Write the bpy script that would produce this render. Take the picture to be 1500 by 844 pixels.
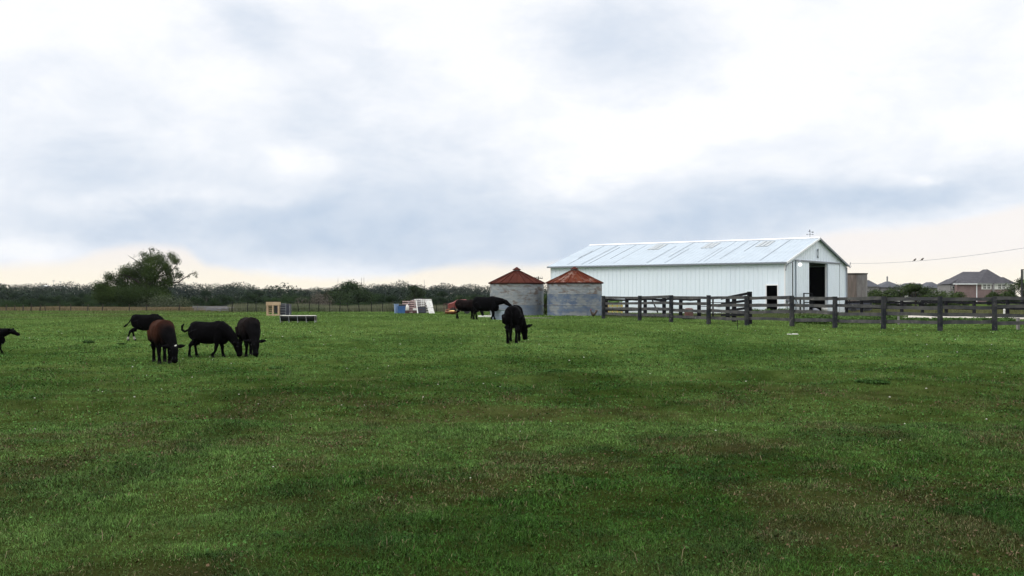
import bpy, bmesh, math, random
import numpy as np
from mathutils import Vector, Matrix
random.seed(7)
RNG = np.random.default_rng(11)
for o in list(bpy.data.objects): bpy.data.objects.remove(o, do_unlink=True)
SC = bpy.context.scene
COL = SC.collection
F, CX, HY, CAMZ = 1650.0, 750.0, 438.0, 1.65     # focal length in photo pixels, picture centre, horizon row, eye height
R = math.radians

# ------------------------------------------------------------------ camera
cam = bpy.data.objects.new('camera', bpy.data.cameras.new('camera')); COL.objects.link(cam)
cam.data.sensor_width = 36; cam.data.lens = 36*F/1500
cam.data.clip_start = .1; cam.data.clip_end = 12000
cam.location = (0, 0, CAMZ); cam.rotation_euler = (R(90)+math.atan(16/F), 0, 0)
SC.camera = cam

# ------------------------------------------------------------------ sky
SUN_AZ, SUN_EL = R(-105), R(38)       # measured from +Y towards +X
W = bpy.data.worlds.new('World'); SC.world = W; W.use_nodes = True
NT = W.node_tree; NT.nodes.clear()
class NB:
    """tiny node-expression builder"""
    def __init__(s, nt): s.nt = nt
    def new(s, t, **k):
        n = s.nt.nodes.new(t)
        for a, b in k.items(): setattr(n, a, b)
        return n
    def put(s, sock, v):
        if hasattr(v, 'links'): s.nt.links.new(v, sock)
        else: sock.default_value = v
    def m(s, op, a, b=None, c=None, clamp=False):
        n = s.new('ShaderNodeMath', operation=op, use_clamp=clamp)
        s.put(n.inputs[0], a)
        if b is not None: s.put(n.inputs[1], b)
        if c is not None: s.put(n.inputs[2], c)
        return n.outputs[0]
    def noise(s, vec, scale, detail=4, rough=.55, dist=0.0):
        n = s.new('ShaderNodeTexNoise'); s.put(n.inputs['Vector'], vec)
        n.inputs['Scale'].default_value = scale; n.inputs['Detail'].default_value = detail
        n.inputs['Roughness'].default_value = rough; n.inputs['Distortion'].default_value = dist
        return n.outputs['Fac']
    def mapr(s, v, a, b, c=0.0, d=1.0, smooth=True):
        n = s.new('ShaderNodeMapRange'); n.interpolation_type = 'SMOOTHSTEP' if smooth else 'LINEAR'
        s.put(n.inputs[0], v)
        for i, q in enumerate((a, b, c, d)): s.put(n.inputs[i+1], q)
        return n.outputs[0]
    def mix(s, f, a, b, mode='MIX'):
        n = s.new('ShaderNodeMix', data_type='RGBA', blend_type=mode)
        s.put(n.inputs[0], f)
        for i, q in ((6, a), (7, b)):
            if isinstance(q, tuple): q = (q+(1,))[:4]
            s.put(n.inputs[i], q)
        return n.outputs[2]
nb = NB(NT)
tc = nb.new('ShaderNodeTexCoord')
sep = nb.new('ShaderNodeSeparateXYZ'); NT.links.new(tc.outputs['Generated'], sep.inputs[0])
dx, dy, dz = sep.outputs
az0 = nb.m('ARCTAN2', dx, dy); el0 = nb.m('ARCSINE', dz)
mp = nb.new('ShaderNodeMapping'); NT.links.new(tc.outputs['Generated'], mp.inputs[0]); mp.inputs['Scale'].default_value = (1, 1, 2.0)
V = mp.outputs[0]
n1 = nb.noise(V, 5.0, 6, .6); n2 = nb.noise(V, 9.0, 8, .6, .3)
mp2 = nb.new('ShaderNodeMapping'); NT.links.new(tc.outputs['Generated'], mp2.inputs[0]); mp2.inputs['Scale'].default_value = (1, 1, 2.2); mp2.inputs['Location'].default_value = (3.1, 1.7, .4)
n3 = nb.noise(mp2.outputs[0], 6.0, 5)
az = nb.m('MULTIPLY_ADD', nb.m('SUBTRACT', n1, .5), .22, az0)
el = nb.m('MULTIPLY_ADD', nb.m('SUBTRACT', n3, .5), .07, el0)
def pa(px): return math.atan((px-CX)/F)
def pe(py): return math.atan((HY-py)/F)
def gauss(px, py, sx, sy, rot, amp):
    c, s_ = math.cos(R(rot)), math.sin(R(rot))
    a = nb.m('SUBTRACT', az, pa(px)); e = nb.m('SUBTRACT', el, pe(py))
    u = nb.m('DIVIDE', nb.m('ADD', nb.m('MULTIPLY', a, c), nb.m('MULTIPLY', e, s_)), sx/F)
    v = nb.m('DIVIDE', nb.m('SUBTRACT', nb.m('MULTIPLY', e, c), nb.m('MULTIPLY', a, s_)), sy/F)
    d = nb.m('MULTIPLY', nb.m('ADD', nb.m('MULTIPLY', u, u), nb.m('MULTIPLY', v, v)), -1.0)
    return nb.m('MULTIPLY', nb.m('EXPONENT', d), amp)
CLOUDS = [(640, 335, 560, 75, 0, .62), (1320, 290, 330, 42, 8, .62), (600, 385, 420, 28, 0, .30), (120, 310, 300, 80, -4, .34),
          (930, 70, 130, 95, -12, .44), (330, 190, 420, 80, -6, .20), (1250, 110, 260, 60, 10, .10), (450, 120, 90, 50, -30, .12), (290, 30, 130, 34, -20, .38), (540, 80, 120, 40, -30, .22), (70, 225, 190, 45, -18, .12), (560, 200, 130, 40, -25, .25),
          (1120, 215, 420, 30, 14, .12), (1010, 175, 190, 60, 18, -.35), (460, 225, 60, 18, 0, -.25), (240, 290, 170, 16, 0, -.3),
          (880, 255, 70, 30, 15, -.3), (1325, 262, 26, 8, 0, -.35), (90, 365, 120, 26, 0, -.3)]
D = None
for g in CLOUDS:
    q = gauss(*g); D = q if D is None else nb.m('ADD', D, q)
tex = nb.m('MULTIPLY', nb.m('SUBTRACT', n2, .5), .9)
tex2 = nb.m('MULTIPLY', nb.m('SUBTRACT', nb.noise(V, 17.0, 6, .6, .4), .5), .24)
D = nb.m('ADD', nb.m('ADD', D, tex2), nb.m('ADD', tex, .05))
D = nb.m('MULTIPLY', nb.m('SUBTRACT', D, .07), 1.08); D = nb.m('MAXIMUM', nb.m('MINIMUM', D, 1.0), 0.0)
cloud = nb.mix(D, (1.05, 1.06, 1.09), (.50, .62, .79))
# clear warm gap under the cloud base, higher towards the right
rp = nb.new('ShaderNodeFloatCurve')
cv = rp.mapping.curves[0]
pts = [(0, 392), (90, 388), (165, 368), (250, 362), (310, 392), (420, 406), (560, 407), (640, 392), (800, 388), (1000, 384), (1140, 356), (1240, 344), (1380, 332), (1500, 312)]
def cx_(px): return (pa(px)+.55)/1.1
while len(cv.points) < len(pts): cv.points.new(.5, .5)
for p, (a, b) in zip(cv.points, pts): p.location = (cx_(a), pe(b)*5)
rp.mapping.update()
nb.put(rp.inputs['Value'], nb.m('DIVIDE', nb.m('ADD', az0, .55), 1.1))
bnd = nb.m('DIVIDE', rp.outputs[0], 5.0)
eln = nb.m('MULTIPLY_ADD', nb.m('SUBTRACT', nb.noise(V, 16.0, 4), .5), .012, el0)
gap = nb.mapr(nb.m('SUBTRACT', eln, bnd), .006, -.006)
warm = nb.mix(nb.mapr(el0, .012, .045), (1.08, .99, .82), (1.0, .945, .91))
col = nb.mix(nb.m('MULTIPLY', gap, nb.mapr(az0, .22, .40, .92, .84)), cloud, warm)
# an overcast dome is brighter overhead
lift = nb.mapr(el0, R(15), R(65), 1.0, 2.45)
colv = nb.new('ShaderNodeVectorMath', operation='SCALE'); NT.links.new(col, colv.inputs[0]); NT.links.new(lift, colv.inputs['Scale'])
bgc = nb.new('ShaderNodeBackground'); NT.links.new(colv.outputs[0], bgc.inputs[0]); bgc.inputs[1].default_value = 1.0
sky = nb.new('ShaderNodeTexSky', sky_type='NISHITA'); sky.sun_disc = False
sky.sun_elevation = SUN_EL; sky.sun_rotation = SUN_AZ
bgs = nb.new('ShaderNodeBackground'); NT.links.new(sky.outputs[0], bgs.inputs[0]); bgs.inputs[1].default_value = .1
mx = nb.new('ShaderNodeMixShader'); mx.inputs[0].default_value = .94
NT.links.new(bgs.outputs[0], mx.inputs[1]); NT.links.new(bgc.outputs[0], mx.inputs[2])
wo = nb.new('ShaderNodeOutputWorld'); NT.links.new(mx.outputs[0], wo.inputs[0])
# ------------------------------------------------------------------ sun behind the cloud
sd = bpy.data.lights.new('sun', 'SUN'); sd.energy = .95; sd.angle = R(20); sd.color = (1, .93, .84)
so = bpy.data.objects.new('sun', sd); COL.objects.link(so)
sv = Vector((math.sin(SUN_AZ)*math.cos(SUN_EL), math.cos(SUN_AZ)*math.cos(SUN_EL), math.sin(SUN_EL)))
so.rotation_euler = sv.to_track_quat('Z', 'Y').to_euler()
SC.view_settings.view_transform = 'Standard'; SC.view_settings.look = 'None'
SC.view_settings.exposure = 0; SC.view_settings.gamma = 1
SC.render.engine = 'CYCLES'
SC.cycles.use_denoising = True; SC.cycles.max_bounces = 5; SC.cycles.diffuse_bounces = 3
SC.cycles.volume_bounces = 0; SC.cycles.transparent_max_bounces = 8

# ------------------------------------------------------------------ noise + terrain
def vnoise(x, y, seed=0):
    x = np.asarray(x, float); y = np.asarray(y, float)
    xi = np.floor(x); yi = np.floor(y); fx = x-xi; fy = y-yi
    fx = fx*fx*(3-2*fx); fy = fy*fy*(3-2*fy)
    def h(a, b):
        v = np.sin(a*127.1+b*311.7+seed*74.7)*43758.5453
        return v-np.floor(v)
    return (h(xi, yi)*(1-fx)+h(xi+1, yi)*fx)*(1-fy)+(h(xi, yi+1)*(1-fx)+h(xi+1, yi+1)*fx)*fy
def fbm(x, y, seed=0, octv=4):
    t = 0; a = .5
    for i in range(octv):
        t = t+a*vnoise(x*2**i, y*2**i, seed+i*13); a *= .5
    return t/(1-.5**octv)
def sstep(a, b, v):
    t = np.clip((np.asarray(v, float)-a)/(b-a), 0, 1); return t*t*(3-2*t)
MOUNDS = [(5.6, 23.5, 2.6, .9, .20), (7.6, 21.2, 1.6, .8, .16), (1.0, 23.2, 1.2, .5, .16), (-4.0, 14.5, 1.2, .5, .09), (9.8, 25, 2.2, .9, .15), (-1.5, 16.8, 1.5, .6, .08), (3.6, 20.6, 1.8, .6, .10), (-7.5, 17.5, 1.4, .6, .09)]
def H(x, y):
    x = np.asarray(x, float); y = np.asarray(y, float)
    d = np.hypot(x, y); front = sstep(0, 12, y)
    z = .37*sstep(24, 66, d)*front
    left = 1-sstep(12, 45, x)
    z = z-1.9*sstep(138, 230, d)*left*front+4.5*sstep(560, 900, d)*left*front
    z = z+.10*sstep(40, 90, x)*sstep(60, 110, d)
    near = 1-sstep(40, 120, d)
    z = z+near*(.10*(fbm(x*.18+5, y*.30+2, 3)-.5)+.075*(fbm(x*.9, y*1.1, 5, 3)-.5)+.03*(vnoise(x*3.1, y*3.1, 9)-.5))
    z = z-near*(0.0)
    for mx_, my_, sx, sy, a in MOUNDS:
        z = z+a*np.exp(-((x-mx_)/sx)**2-((y-my_)/sy)**2)
    return z
H00 = float(H(0, 0))
_H = H
def H(x, y): return _H(x, y)-H00*(1-sstep(3, 10, np.hypot(x, y)))
def G(px, d, dz=0.0):
    x = (px-CX)/F*d
    return Vector((x, d, float(H(x, d))+dz))
def P(px, py, d): return Vector(((px-CX)/F*d, d, CAMZ+(HY-py)/F*d))

# ------------------------------------------------------------------ materials
def pmat(name, c1, c2=None, scale=4.0, rough=.7, metal=0.0, bump=0.0, stretch=(1, 1, 1), lo=.35, hi=.65, spec=.5, detail=5, c3=None, attr=None, s3=1.3, lo3=.5, hi3=.62, bscale=None):
    m = bpy.data.materials.new(name); m.use_nodes = True; nt = m.node_tree; b = NB(nt)
    ps = nt.nodes['Principled BSDF']
    ps.inputs['Roughness'].default_value = rough; ps.inputs['Metallic'].default_value = metal
    ps.inputs['Specular IOR Level'].default_value = spec
    t = b.new('ShaderNodeTexCoord'); mpn = b.new('ShaderNodeMapping'); nt.links.new(t.outputs['Object'], mpn.inputs[0]); mpn.inputs['Scale'].default_value = stretch
    v = mpn.outputs[0]; out = None
    if c2 is not None:
        f = b.mapr(b.noise(v, scale, detail, .6), lo, hi); out = b.mix(f, c1, c2)
        if c3 is not None:
            mp3 = b.new('ShaderNodeMapping'); nt.links.new(t.outputs['Object'], mp3.inputs[0]); mp3.inputs['Location'].default_value = (5, 2, 7); mp3.inputs['Scale'].default_value = stretch
            out = b.mix(b.mapr(b.noise(mp3.outputs[0], s3, 6, .65), lo3, hi3), out, c3)
    if attr:
        a = b.new('ShaderNodeAttribute'); a.attribute_name = attr
        out = a.outputs['Color'] if out is None else b.mix(1.0, out, a.outputs['Color'], 'MULTIPLY')
    if out is None: ps.inputs['Base Color'].default_value = c1+(1,)
    else: nt.links.new(out, ps.inputs['Base Color'])
    if bump:
        bn = b.new('ShaderNodeBump'); bn.inputs['Strength'].default_value = min(1, bump*10); bn.inputs['Distance'].default_value = bump
        nt.links.new(b.noise(v, bscale or scale*4, 4), bn.inputs['Height']); nt.links.new(bn.outputs[0], ps.inputs['Normal'])
    return m
M = {}
M['ground'] = pmat('ground_turf', (1, 1, 1), (.62, .66, .55), scale=2.2, rough=1.0, spec=.0, attr='tint', bump=.02, bscale=14)
M['blade'] = pmat('grass_blade', (1, 1, 1), rough=.8, spec=.08, attr='tint')
M['leaf'] = pmat('foliage', (1, 1, 1), rough=.85, spec=.08, attr='tint')
M['bark'] = pmat('bark', (.025, .019, .015), (.05, .04, .03), scale=3, rough=.95, stretch=(1, 1, .3), bump=.02)
M['whitemetal'] = pmat('painted_sheet_metal', (.76, .85, .92), (.73, .82, .90), scale=.35, rough=.42, stretch=(1, 1, .25), lo=.4, hi=.7)
def dirt_splash(m):
    nt = m.node_tree; b = NB(nt); ps = nt.nodes['Principled BSDF']; src = ps.inputs['Base Color'].links[0].from_socket
    t = b.new('ShaderNodeTexCoord'); sp = b.new('ShaderNodeSeparateXYZ'); nt.links.new(t.outputs['Object'], sp.inputs[0])
    low = b.mapr(b.m('MULTIPLY_ADD', b.noise(t.outputs['Object'], 1.6, 6, .65), 1.3, b.m('MULTIPLY', sp.outputs[2], 1.0)), 1.55, .55)
    mp_ = b.new('ShaderNodeMapping'); nt.links.new(t.outputs['Object'], mp_.inputs[0]); mp_.inputs['Scale'].default_value = (5, 5, .22)
    run = b.m('MULTIPLY', b.mapr(b.noise(mp_.outputs[0], 1.0, 4, .6), .52, .72), .10)
    out = b.mix(run, src, (.46, .48, .47)); out = b.mix(b.m('MULTIPLY', low, .4), out, (.26, .23, .18))
    nt.links.new(out, ps.inputs['Base Color'])
dirt_splash(M['whitemetal'])
M['roofmetal'] = pmat('roof_sheet_metal', (.38, .44, .49), (.35, .405, .45), scale=.8, rough=.6, spec=.3, c3=(.42, .47, .50), s3=.9, lo3=.60, hi3=.76)
M['trim'] = pmat('grey_trim', (.20, .22, .25), rough=.5)
M['lap'] = pmat('dirty_sheet_lap', (.34, .38, .41), (.24, .27, .29), scale=2, rough=.8)
M['whitetrim'] = pmat('white_trim', (.8, .82, .84), rough=.5)
M['skylight'] = pmat('weathered_fibreglass', (.36, .39, .40), (.25, .28, .29), scale=3, rough=.4)
M['dark'] = pmat('dark_interior', (.008, .008, .009), (.012, .012, .012), rough=.95, spec=.05)  # near-black; on the barn's inside surfaces it stands in for shade
M['galv'] = pmat('galvanised_steel', (.22, .25, .28), (.32, .34, .35), scale=1.6, rough=.55, metal=.1, stretch=(1, 1, 2.2), c3=(.15, .12, .105), s3=1.1, lo3=.48, hi3=.62, bump=.004)
M['galvblue'] = pmat('galvanised_steel_bluish', (.13, .18, .26), (.20, .24, .29), scale=1.1, rough=.55, metal=.1, stretch=(1, 1, 1.8), c3=(.25, .26, .26), s3=.8, lo3=.48, hi3=.66, bump=.004)
M['galvblue2'] = pmat('galvanised_steel_blue', (.075, .12, .21), (.14, .18, .24), scale=1.1, rough=.55, metal=.1, stretch=(1, 1, 1.8), c3=(.24, .26, .27), s3=1.2, lo3=.44, hi3=.60, bump=.004)
M['tank'] = pmat('tank_steel', (.38, .48, .58), (.5, .58, .66), scale=3, rough=.42, metal=.3, bump=.003)
M['rust'] = pmat('rusted_roof', (.050, .014, .011), (.070, .022, .015), scale=1.4, rough=.95, spec=.05, stretch=(1, 1, .4), c3=(.11, .045, .03), s3=1.7, lo3=.64, hi3=.8, bump=.006)
M['rust2'] = pmat('rusted_roof_patchy', (.080, .018, .010), (.105, .030, .015), scale=1.4, rough=.95, spec=.05, stretch=(1, 1, .4), c3=(.22, .15, .125), s3=1.3, lo3=.50, hi3=.68, bump=.006)
M['wood'] = pmat('weathered_fence_wood', (.020, .023, .028), (.050, .051, .053), scale=3, rough=.95, spec=.03, stretch=(1, 1, 1), c3=(.13, .125, .118), s3=5.0, lo3=.56, hi3=.72, bump=.01)
M['rail'] = pmat('weathered_rail_wood', (.050, .052, .056), (.095, .093, .090), scale=2.5, rough=.95, spec=.1, c3=(.17, .165, .155), s3=3.0, lo3=.58, hi3=.74, bump=.01)
M['wooddark'] = pmat('dark_fence_wood', (.008, .009, .011), (.020, .020, .023), scale=4, rough=.95, spec=.02, bump=.01)
M['tan'] = pmat('new_lumber', (.42, .30, .19), (.50, .37, .25), scale=5, rough=.8)
M['shedwood'] = pmat('old_shed_boards', (.25, .24, .24), (.16, .15, .15), scale=1.5, rough=.9, stretch=(4, 4, .5), c3=(.30, .28, .27), s3=3, lo3=.55, hi3=.7)
M['shedbrown'] = pmat('brown_shed_boards', (.095, .075, .065), (.16, .13, .115), scale=1.5, rough=.9, stretch=(4, 4, .5))
M['coat'] = pmat('cattle_coat', (1, 1, 1), (.6, .6, .6), scale=5, rough=.85, spec=.02, attr='tint')
M['hoof'] = pmat('hoof_horn', (.006, .0055, .005), rough=.8, spec=.1)
M['eye'] = pmat('eye', (.004, .003, .003), rough=.08)
M['tag'] = pmat('ear_tag', (.75, .75, .68), rough=.5)
M['concrete'] = pmat('pale_concrete', (.46, .42, .36), (.36, .33, .28), scale=.6, rough=.9)
M['mud'] = pmat('bare_mud', (.045, .035, .026), (.075, .06, .045), scale=2, rough=.95)
M['brick'] = pmat('red_brick', (.17, .115, .112), (.22, .155, .15), scale=.8, rough=.9)
M['shingle'] = pmat('roof_shingle', (.040, .040, .047), (.060, .058, .066), scale=1.2, rough=.95)
M['shingle2'] = pmat('grey_roof_shingle', (.055, .058, .070), (.075, .08, .092), scale=1.2, rough=.95)
M['glass'] = pmat('window_glass', (.02, .025, .03), rough=.1)
M['stucco'] = pmat('pale_siding', (.62, .60, .56), rough=.8)
M['blue'] = pmat('blue_plastic', (.035, .11, .30), (.05, .15, .36), scale=3, rough=.4)
M['paleblue'] = pmat('pale_blue_plastic', (.20, .29, .46), rough=.45)
M['white'] = pmat('white_paint', (.78, .78, .76), (.62, .61, .58), scale=6, rough=.6)
M['pink'] = pmat('faded_pink_boards', (.52, .40, .38), (.30, .18, .17), scale=6, rough=.8)
M['maroon'] = pmat('maroon_boards', (.09, .035, .035), (.05, .025, .025), scale=4, rough=.8)
M['black'] = pmat('black_plastic', (.012, .013, .016), rough=.45)
M['navy'] = pmat('dark_slate_panel', (.035, .04, .06), (.05, .055, .08), rough=.6)
M['orange'] = pmat('rusty_orange_steel', (.22, .07, .012), (.12, .035, .012), scale=5, rough=.6)
M['yellow'] = pmat('yellow_feed_pan', (.60, .42, .12), (.5, .3, .06), scale=5, rough=.45)
M['olive'] = pmat('yellow_green_slats', (.26, .27, .07), (.36, .36, .14), scale=4, rough=.7)
M['green'] = pmat('leaf_green_lid', (.10, .20, .04), rough=.45)
M['red'] = pmat('dull_red_paint', (.17, .018, .014), (.22, .04, .03), scale=2, rough=.45)
M['barrel'] = pmat('rusty_maroon_steel', (.07, .025, .022), (.11, .05, .04), scale=4, rough=.7)
M['steel'] = pmat('grey_steel', (.18, .19, .21), rough=.45, metal=.5)
M['mast'] = pmat('mast_steel', (.32, .26, .24), rough=.7)
M['feather'] = pmat('dark_brown_feathers', (.02, .014, .009), (.05, .025, .012), scale=30, rough=.6)
M['comb'] = pmat('red_comb', (.35, .02, .02), rough=.6)
M['pebble'] = pmat('pale_pebble', (.55, .53, .48), rough=.8)
def emat(name, c, s):
    m = bpy.data.materials.new(name); m.use_nodes = True; p = m.node_tree.nodes['Principled BSDF']
    p.inputs['Base Color'].default_value = c+(1,); p.inputs['Emission Color'].default_value = c+(1,); p.inputs['Emission Strength'].default_value = s
    return m
M['globe'] = emat('lit_lamp_globe', (1, 1, .98), 1.1)

# ------------------------------------------------------------------ mesh helpers
class MB:
    def __init__(s): s.v = []; s.f = []; s.sm = []; s.mi = []
    def add(s, vs, fs, smooth=False, mi=0):
        n = len(s.v); s.v += [tuple(v) for v in vs]
        for f in fs: s.f.append(tuple(i+n for i in f)); s.sm.append(smooth); s.mi.append(mi)
    def box(s, c, size, rz=0.0, rot=None, mi=0):
        c = Vector(c); h = Vector(size)/2
        m = rot if rot is not None else Matrix.Rotation(rz, 3, 'Z')
        vs = [c+m @ Vector((h.x*a, h.y*b, h.z*d)) for a in (-1, 1) for b in (-1, 1) for d in (-1, 1)]
        s.add(vs, [(0, 1, 3, 2), (4, 6, 7, 5), (0, 4, 5, 1), (2, 3, 7, 6), (0, 2, 6, 4), (1, 5, 7, 3)], mi=mi)
    def beam(s, p0, p1, w, h, wob=0.0, up=Vector((0, 0, 1))):
        p0, p1 = Vector(p0), Vector(p1); d = (p1-p0); L = d.length; d.normalize()
        sx = d.cross(up)
        if sx.length < 1e-4: sx = Vector((1, 0, 0))
        sx.normalize(); sz = sx.cross(d)
        k = 4 if wob else 1; vs = []; fs = []
        for i in range(k+1):
            c = p0+d*L*i/k
            if wob: c = c+sz*random.uniform(-wob, wob)
            ww = w*(1+random.uniform(-.12, .12)*(1 if wob else 0)); hh = h*(1+random.uniform(-.12, .12)*(1 if wob else 0))
            for a, b in ((-1, -1), (1, -1), (1, 1), (-1, 1)): vs.append(c+sx*a*ww/2+sz*b*hh/2)
        for i in range(k):
            for j in range(4): fs.append((i*4+j, i*4+(j+1) % 4, i*4+4+(j+1) % 4, i*4+4+j))
        fs += [(3, 2, 1, 0), (k*4, k*4+1, k*4+2, k*4+3)]
        s.add(vs, fs)
    def tube(s, pts, rads, n=8, smooth=True, cap=True):
        pts = [Vector(p) for p in pts]; m = len(pts)
        if not hasattr(rads, '__len__'): rads = [rads]*m
        vs = []; fs = []; ref = Vector((.31, .17, .93))
        for i, p in enumerate(pts):
            t = (pts[min(i+1, m-1)]-pts[max(i-1, 0)]).normalized()
            a = t.cross(ref)
            if a.length < .05: a = t.cross(Vector((1, 0, 0)))
            a.normalize(); b = t.cross(a)
            for k in range(n):
                th = 2*math.pi*k/n; vs.append(p+(a*math.cos(th)+b*math.sin(th))*rads[i])
        for i in range(m-1):
            for k in range(n): fs.append((i*n+k, i*n+(k+1) % n, (i+1)*n+(k+1) % n, (i+1)*n+k))
        s.add(vs, fs, smooth)
        if cap: s.add(vs[:n], [tuple(range(n))[::-1]]); s.add(vs[-n:], [tuple(range(n))])
    def lathe(s, prof, c=(0, 0, 0), n=48, smooth=True):
        vs = []; fs = []; m = len(prof)
        for r, z in prof:
            for k in range(n):
                th = 2*math.pi*k/n; vs.append((c[0]+r*math.cos(th), c[1]+r*math.sin(th), c[2]+z))
        for i in range(m-1):
            for k in range(n): fs.append((i*n+k, i*n+(k+1) % n, (i+1)*n+(k+1) % n, (i+1)*n+k))
        s.add(vs, fs, smooth)
    def ell(s, c, r, rot=None, nu=14, nv=9):
        c = Vector(c); vs = []; fs = []
        for i in range(nv+1):
            ph = math.pi*i/nv
            for k in range(nu):
                th = 2*math.pi*k/nu; q = Vector((r[0]*math.sin(ph)*math.cos(th), r[1]*math.sin(ph)*math.sin(th), r[2]*math.cos(ph)))
                if rot is not None: q = rot @ q
                vs.append(c+q)
        for i in range(nv):
            for k in range(nu): fs.append((i*nu+k, (i+1)*nu+k, (i+1)*nu+(k+1) % nu, i*nu+(k+1) % nu))
        s.add(vs, fs, True)
    def poly(s, vs, fs, mi=0): s.add(vs, fs, mi=mi)
    def build(s, name, mat, parent=None, loc=None, weld=False):
        me = bpy.data.meshes.new(name); me.from_pydata(s.v, [], s.f); me.validate()
        if len(me.polygons) == len(s.sm): me.polygons.foreach_set('use_smooth', s.sm); me.polygons.foreach_set('material_index', s.mi)
        for mm in (mat if isinstance(mat, (list, tuple)) else [mat]): me.materials.append(mm)
        bm = bmesh.new(); bm.from_mesh(me)
        if weld: bmesh.ops.remove_doubles(bm, verts=bm.verts, dist=1e-5)
        bmesh.ops.recalc_face_normals(bm, faces=bm.faces); bm.to_mesh(me); bm.free()
        return link(name, me, parent, loc)
def link(name, me, parent=None, loc=None):
    o = bpy.data.objects.new(name, me); COL.objects.link(o)
    if parent is not None: o.parent = parent
    if loc is not None: o.location = loc
    return o
def tag(o, label=None, cat=None, group=None, kind=None):
    if label: o['label'] = label
    if cat: o['category'] = cat
    if group: o['group'] = group
    if kind: o['kind'] = kind
    return o
def empty(name, loc, label, cat, group=None, rz=0.0):
    o = bpy.data.objects.new(name, None); COL.objects.link(o); o.location = loc; o.rotation_euler = (0, 0, rz); o.empty_display_size = .2
    return tag(o, label, cat, group)
def np_mesh(name, verts, faces, mat, tint=None, smooth=False):
    """verts (n,3), faces (m,k) all the same size; tint (n,3) linear"""
    me = bpy.data.meshes.new(name); n, m, k = len(verts), len(faces), faces.shape[1]
    me.vertices.add(n); me.vertices.foreach_set('co', np.ascontiguousarray(verts, dtype=np.float32).ravel())
    me.loops.add(m*k); me.loops.foreach_set('vertex_index', np.ascontiguousarray(faces, dtype=np.int32).ravel())
    me.polygons.add(m); me.polygons.foreach_set('loop_start', np.arange(0, m*k, k, dtype=np.int32))
    me.polygons.foreach_set('loop_total', np.full(m, k, dtype=np.int32)) if False else None
    if smooth: me.polygons.foreach_set('use_smooth', np.ones(m, dtype=bool))
    me.update(calc_edges=True)
    if tint is not None:
        a = me.color_attributes.new('tint', 'FLOAT_COLOR', 'POINT')
        c = np.ones((n, 4), dtype=np.float32); c[:, :3] = tint; a.data.foreach_set('color', c.ravel())
    me.materials.append(mat)
    return me

# ------------------------------------------------------------------ ground
C_GREEN = np.array((.025, .068, .009)); C_LIGHT = np.array((.108, .188, .046)); C_DRY = np.array((.095, .072, .040)); C_BROWN = np.array((.042, .028, .018)); C_DEEP = np.array((.018, .044, .010))
def turf(x, y):
    """green, yellow-green, dry and bare patches of the pasture; same field for ground and blades"""
    x = np.asarray(x, float); y = np.asarray(y, float); d = np.hypot(x, y)
    a = fbm(x*.30+3, y*.20+7, 21)*.7+.3*fbm(x*1.6, y*1.0, 23); b = fbm(x*1.1, y*.75, 33); c = fbm(x*1.0+9, y*.62+4, 41, 6)
    light = sstep(.36, .66, a)*.55+.62*sstep(16, 52, d)  # distance term darkens the near turf: foreground shade put into the colour
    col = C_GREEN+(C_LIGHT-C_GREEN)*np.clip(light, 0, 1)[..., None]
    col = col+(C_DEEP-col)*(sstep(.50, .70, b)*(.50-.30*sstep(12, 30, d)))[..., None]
    thr = .49+.10*sstep(9, 26, d)
    dry = sstep(thr, thr+.12, c)*(1-.85*sstep(13, 34, d))
    kind = sstep(.42, .58, fbm(x*.9+1, y*1.2+1, 55))[..., None]
    col = col+((C_BROWN*(1-kind)+C_DRY*kind)*.8-col)*(dry*(.14+.30*vnoise(x*5, y*4, 63)))[..., None]
    # rough brown ground in the distance at the left
    far = sstep(62, 100, d)*(1-sstep(-30, -8, x))*sstep(.42, .6, fbm(x*.08, y*.12, 61))
    col = col+(np.array((.085, .085, .036))-col)*(far*.6)[..., None]
    return col, dry
def build_ground():
    ang = np.concatenate([np.arange(-34, 34, .22), np.arange(34, 326, 4.0)]); ang = np.radians(ang)
    rad = np.concatenate([[0.01, .6, 1.2, 1.9, 2.6, 3.4], 4*np.power(1450/4, np.linspace(0, 1, 420))])
    A, Rr = np.meshgrid(ang, rad); X = np.sin(A)*Rr; Y = np.cos(A)*Rr; Z = H(X, Y)
    na, nr = len(ang), len(rad)
    verts = np.stack([X, Y, Z], -1).reshape(-1, 3)
    i = np.arange(nr-1)[:, None]; j = np.arange(na)[None, :]; j2 = (j+1) % na
    faces = np.stack([i*na+j, (i+1)*na+j, (i+1)*na+j2, i*na+j2], -1).reshape(-1, 4)[:, ::-1]
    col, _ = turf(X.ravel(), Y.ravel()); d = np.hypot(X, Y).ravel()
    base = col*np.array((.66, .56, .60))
    base = base*(1-.45*(1-sstep(10, 34, d)))[:, None]+np.array((.012, .008, .004))*(1-sstep(12, 40, d))[:, None]  # near ground tinted darker so gaps between blades read as shade
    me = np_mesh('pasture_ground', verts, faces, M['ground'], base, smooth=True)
    tag(link('ground', me), kind='structure')
build_ground()

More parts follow.
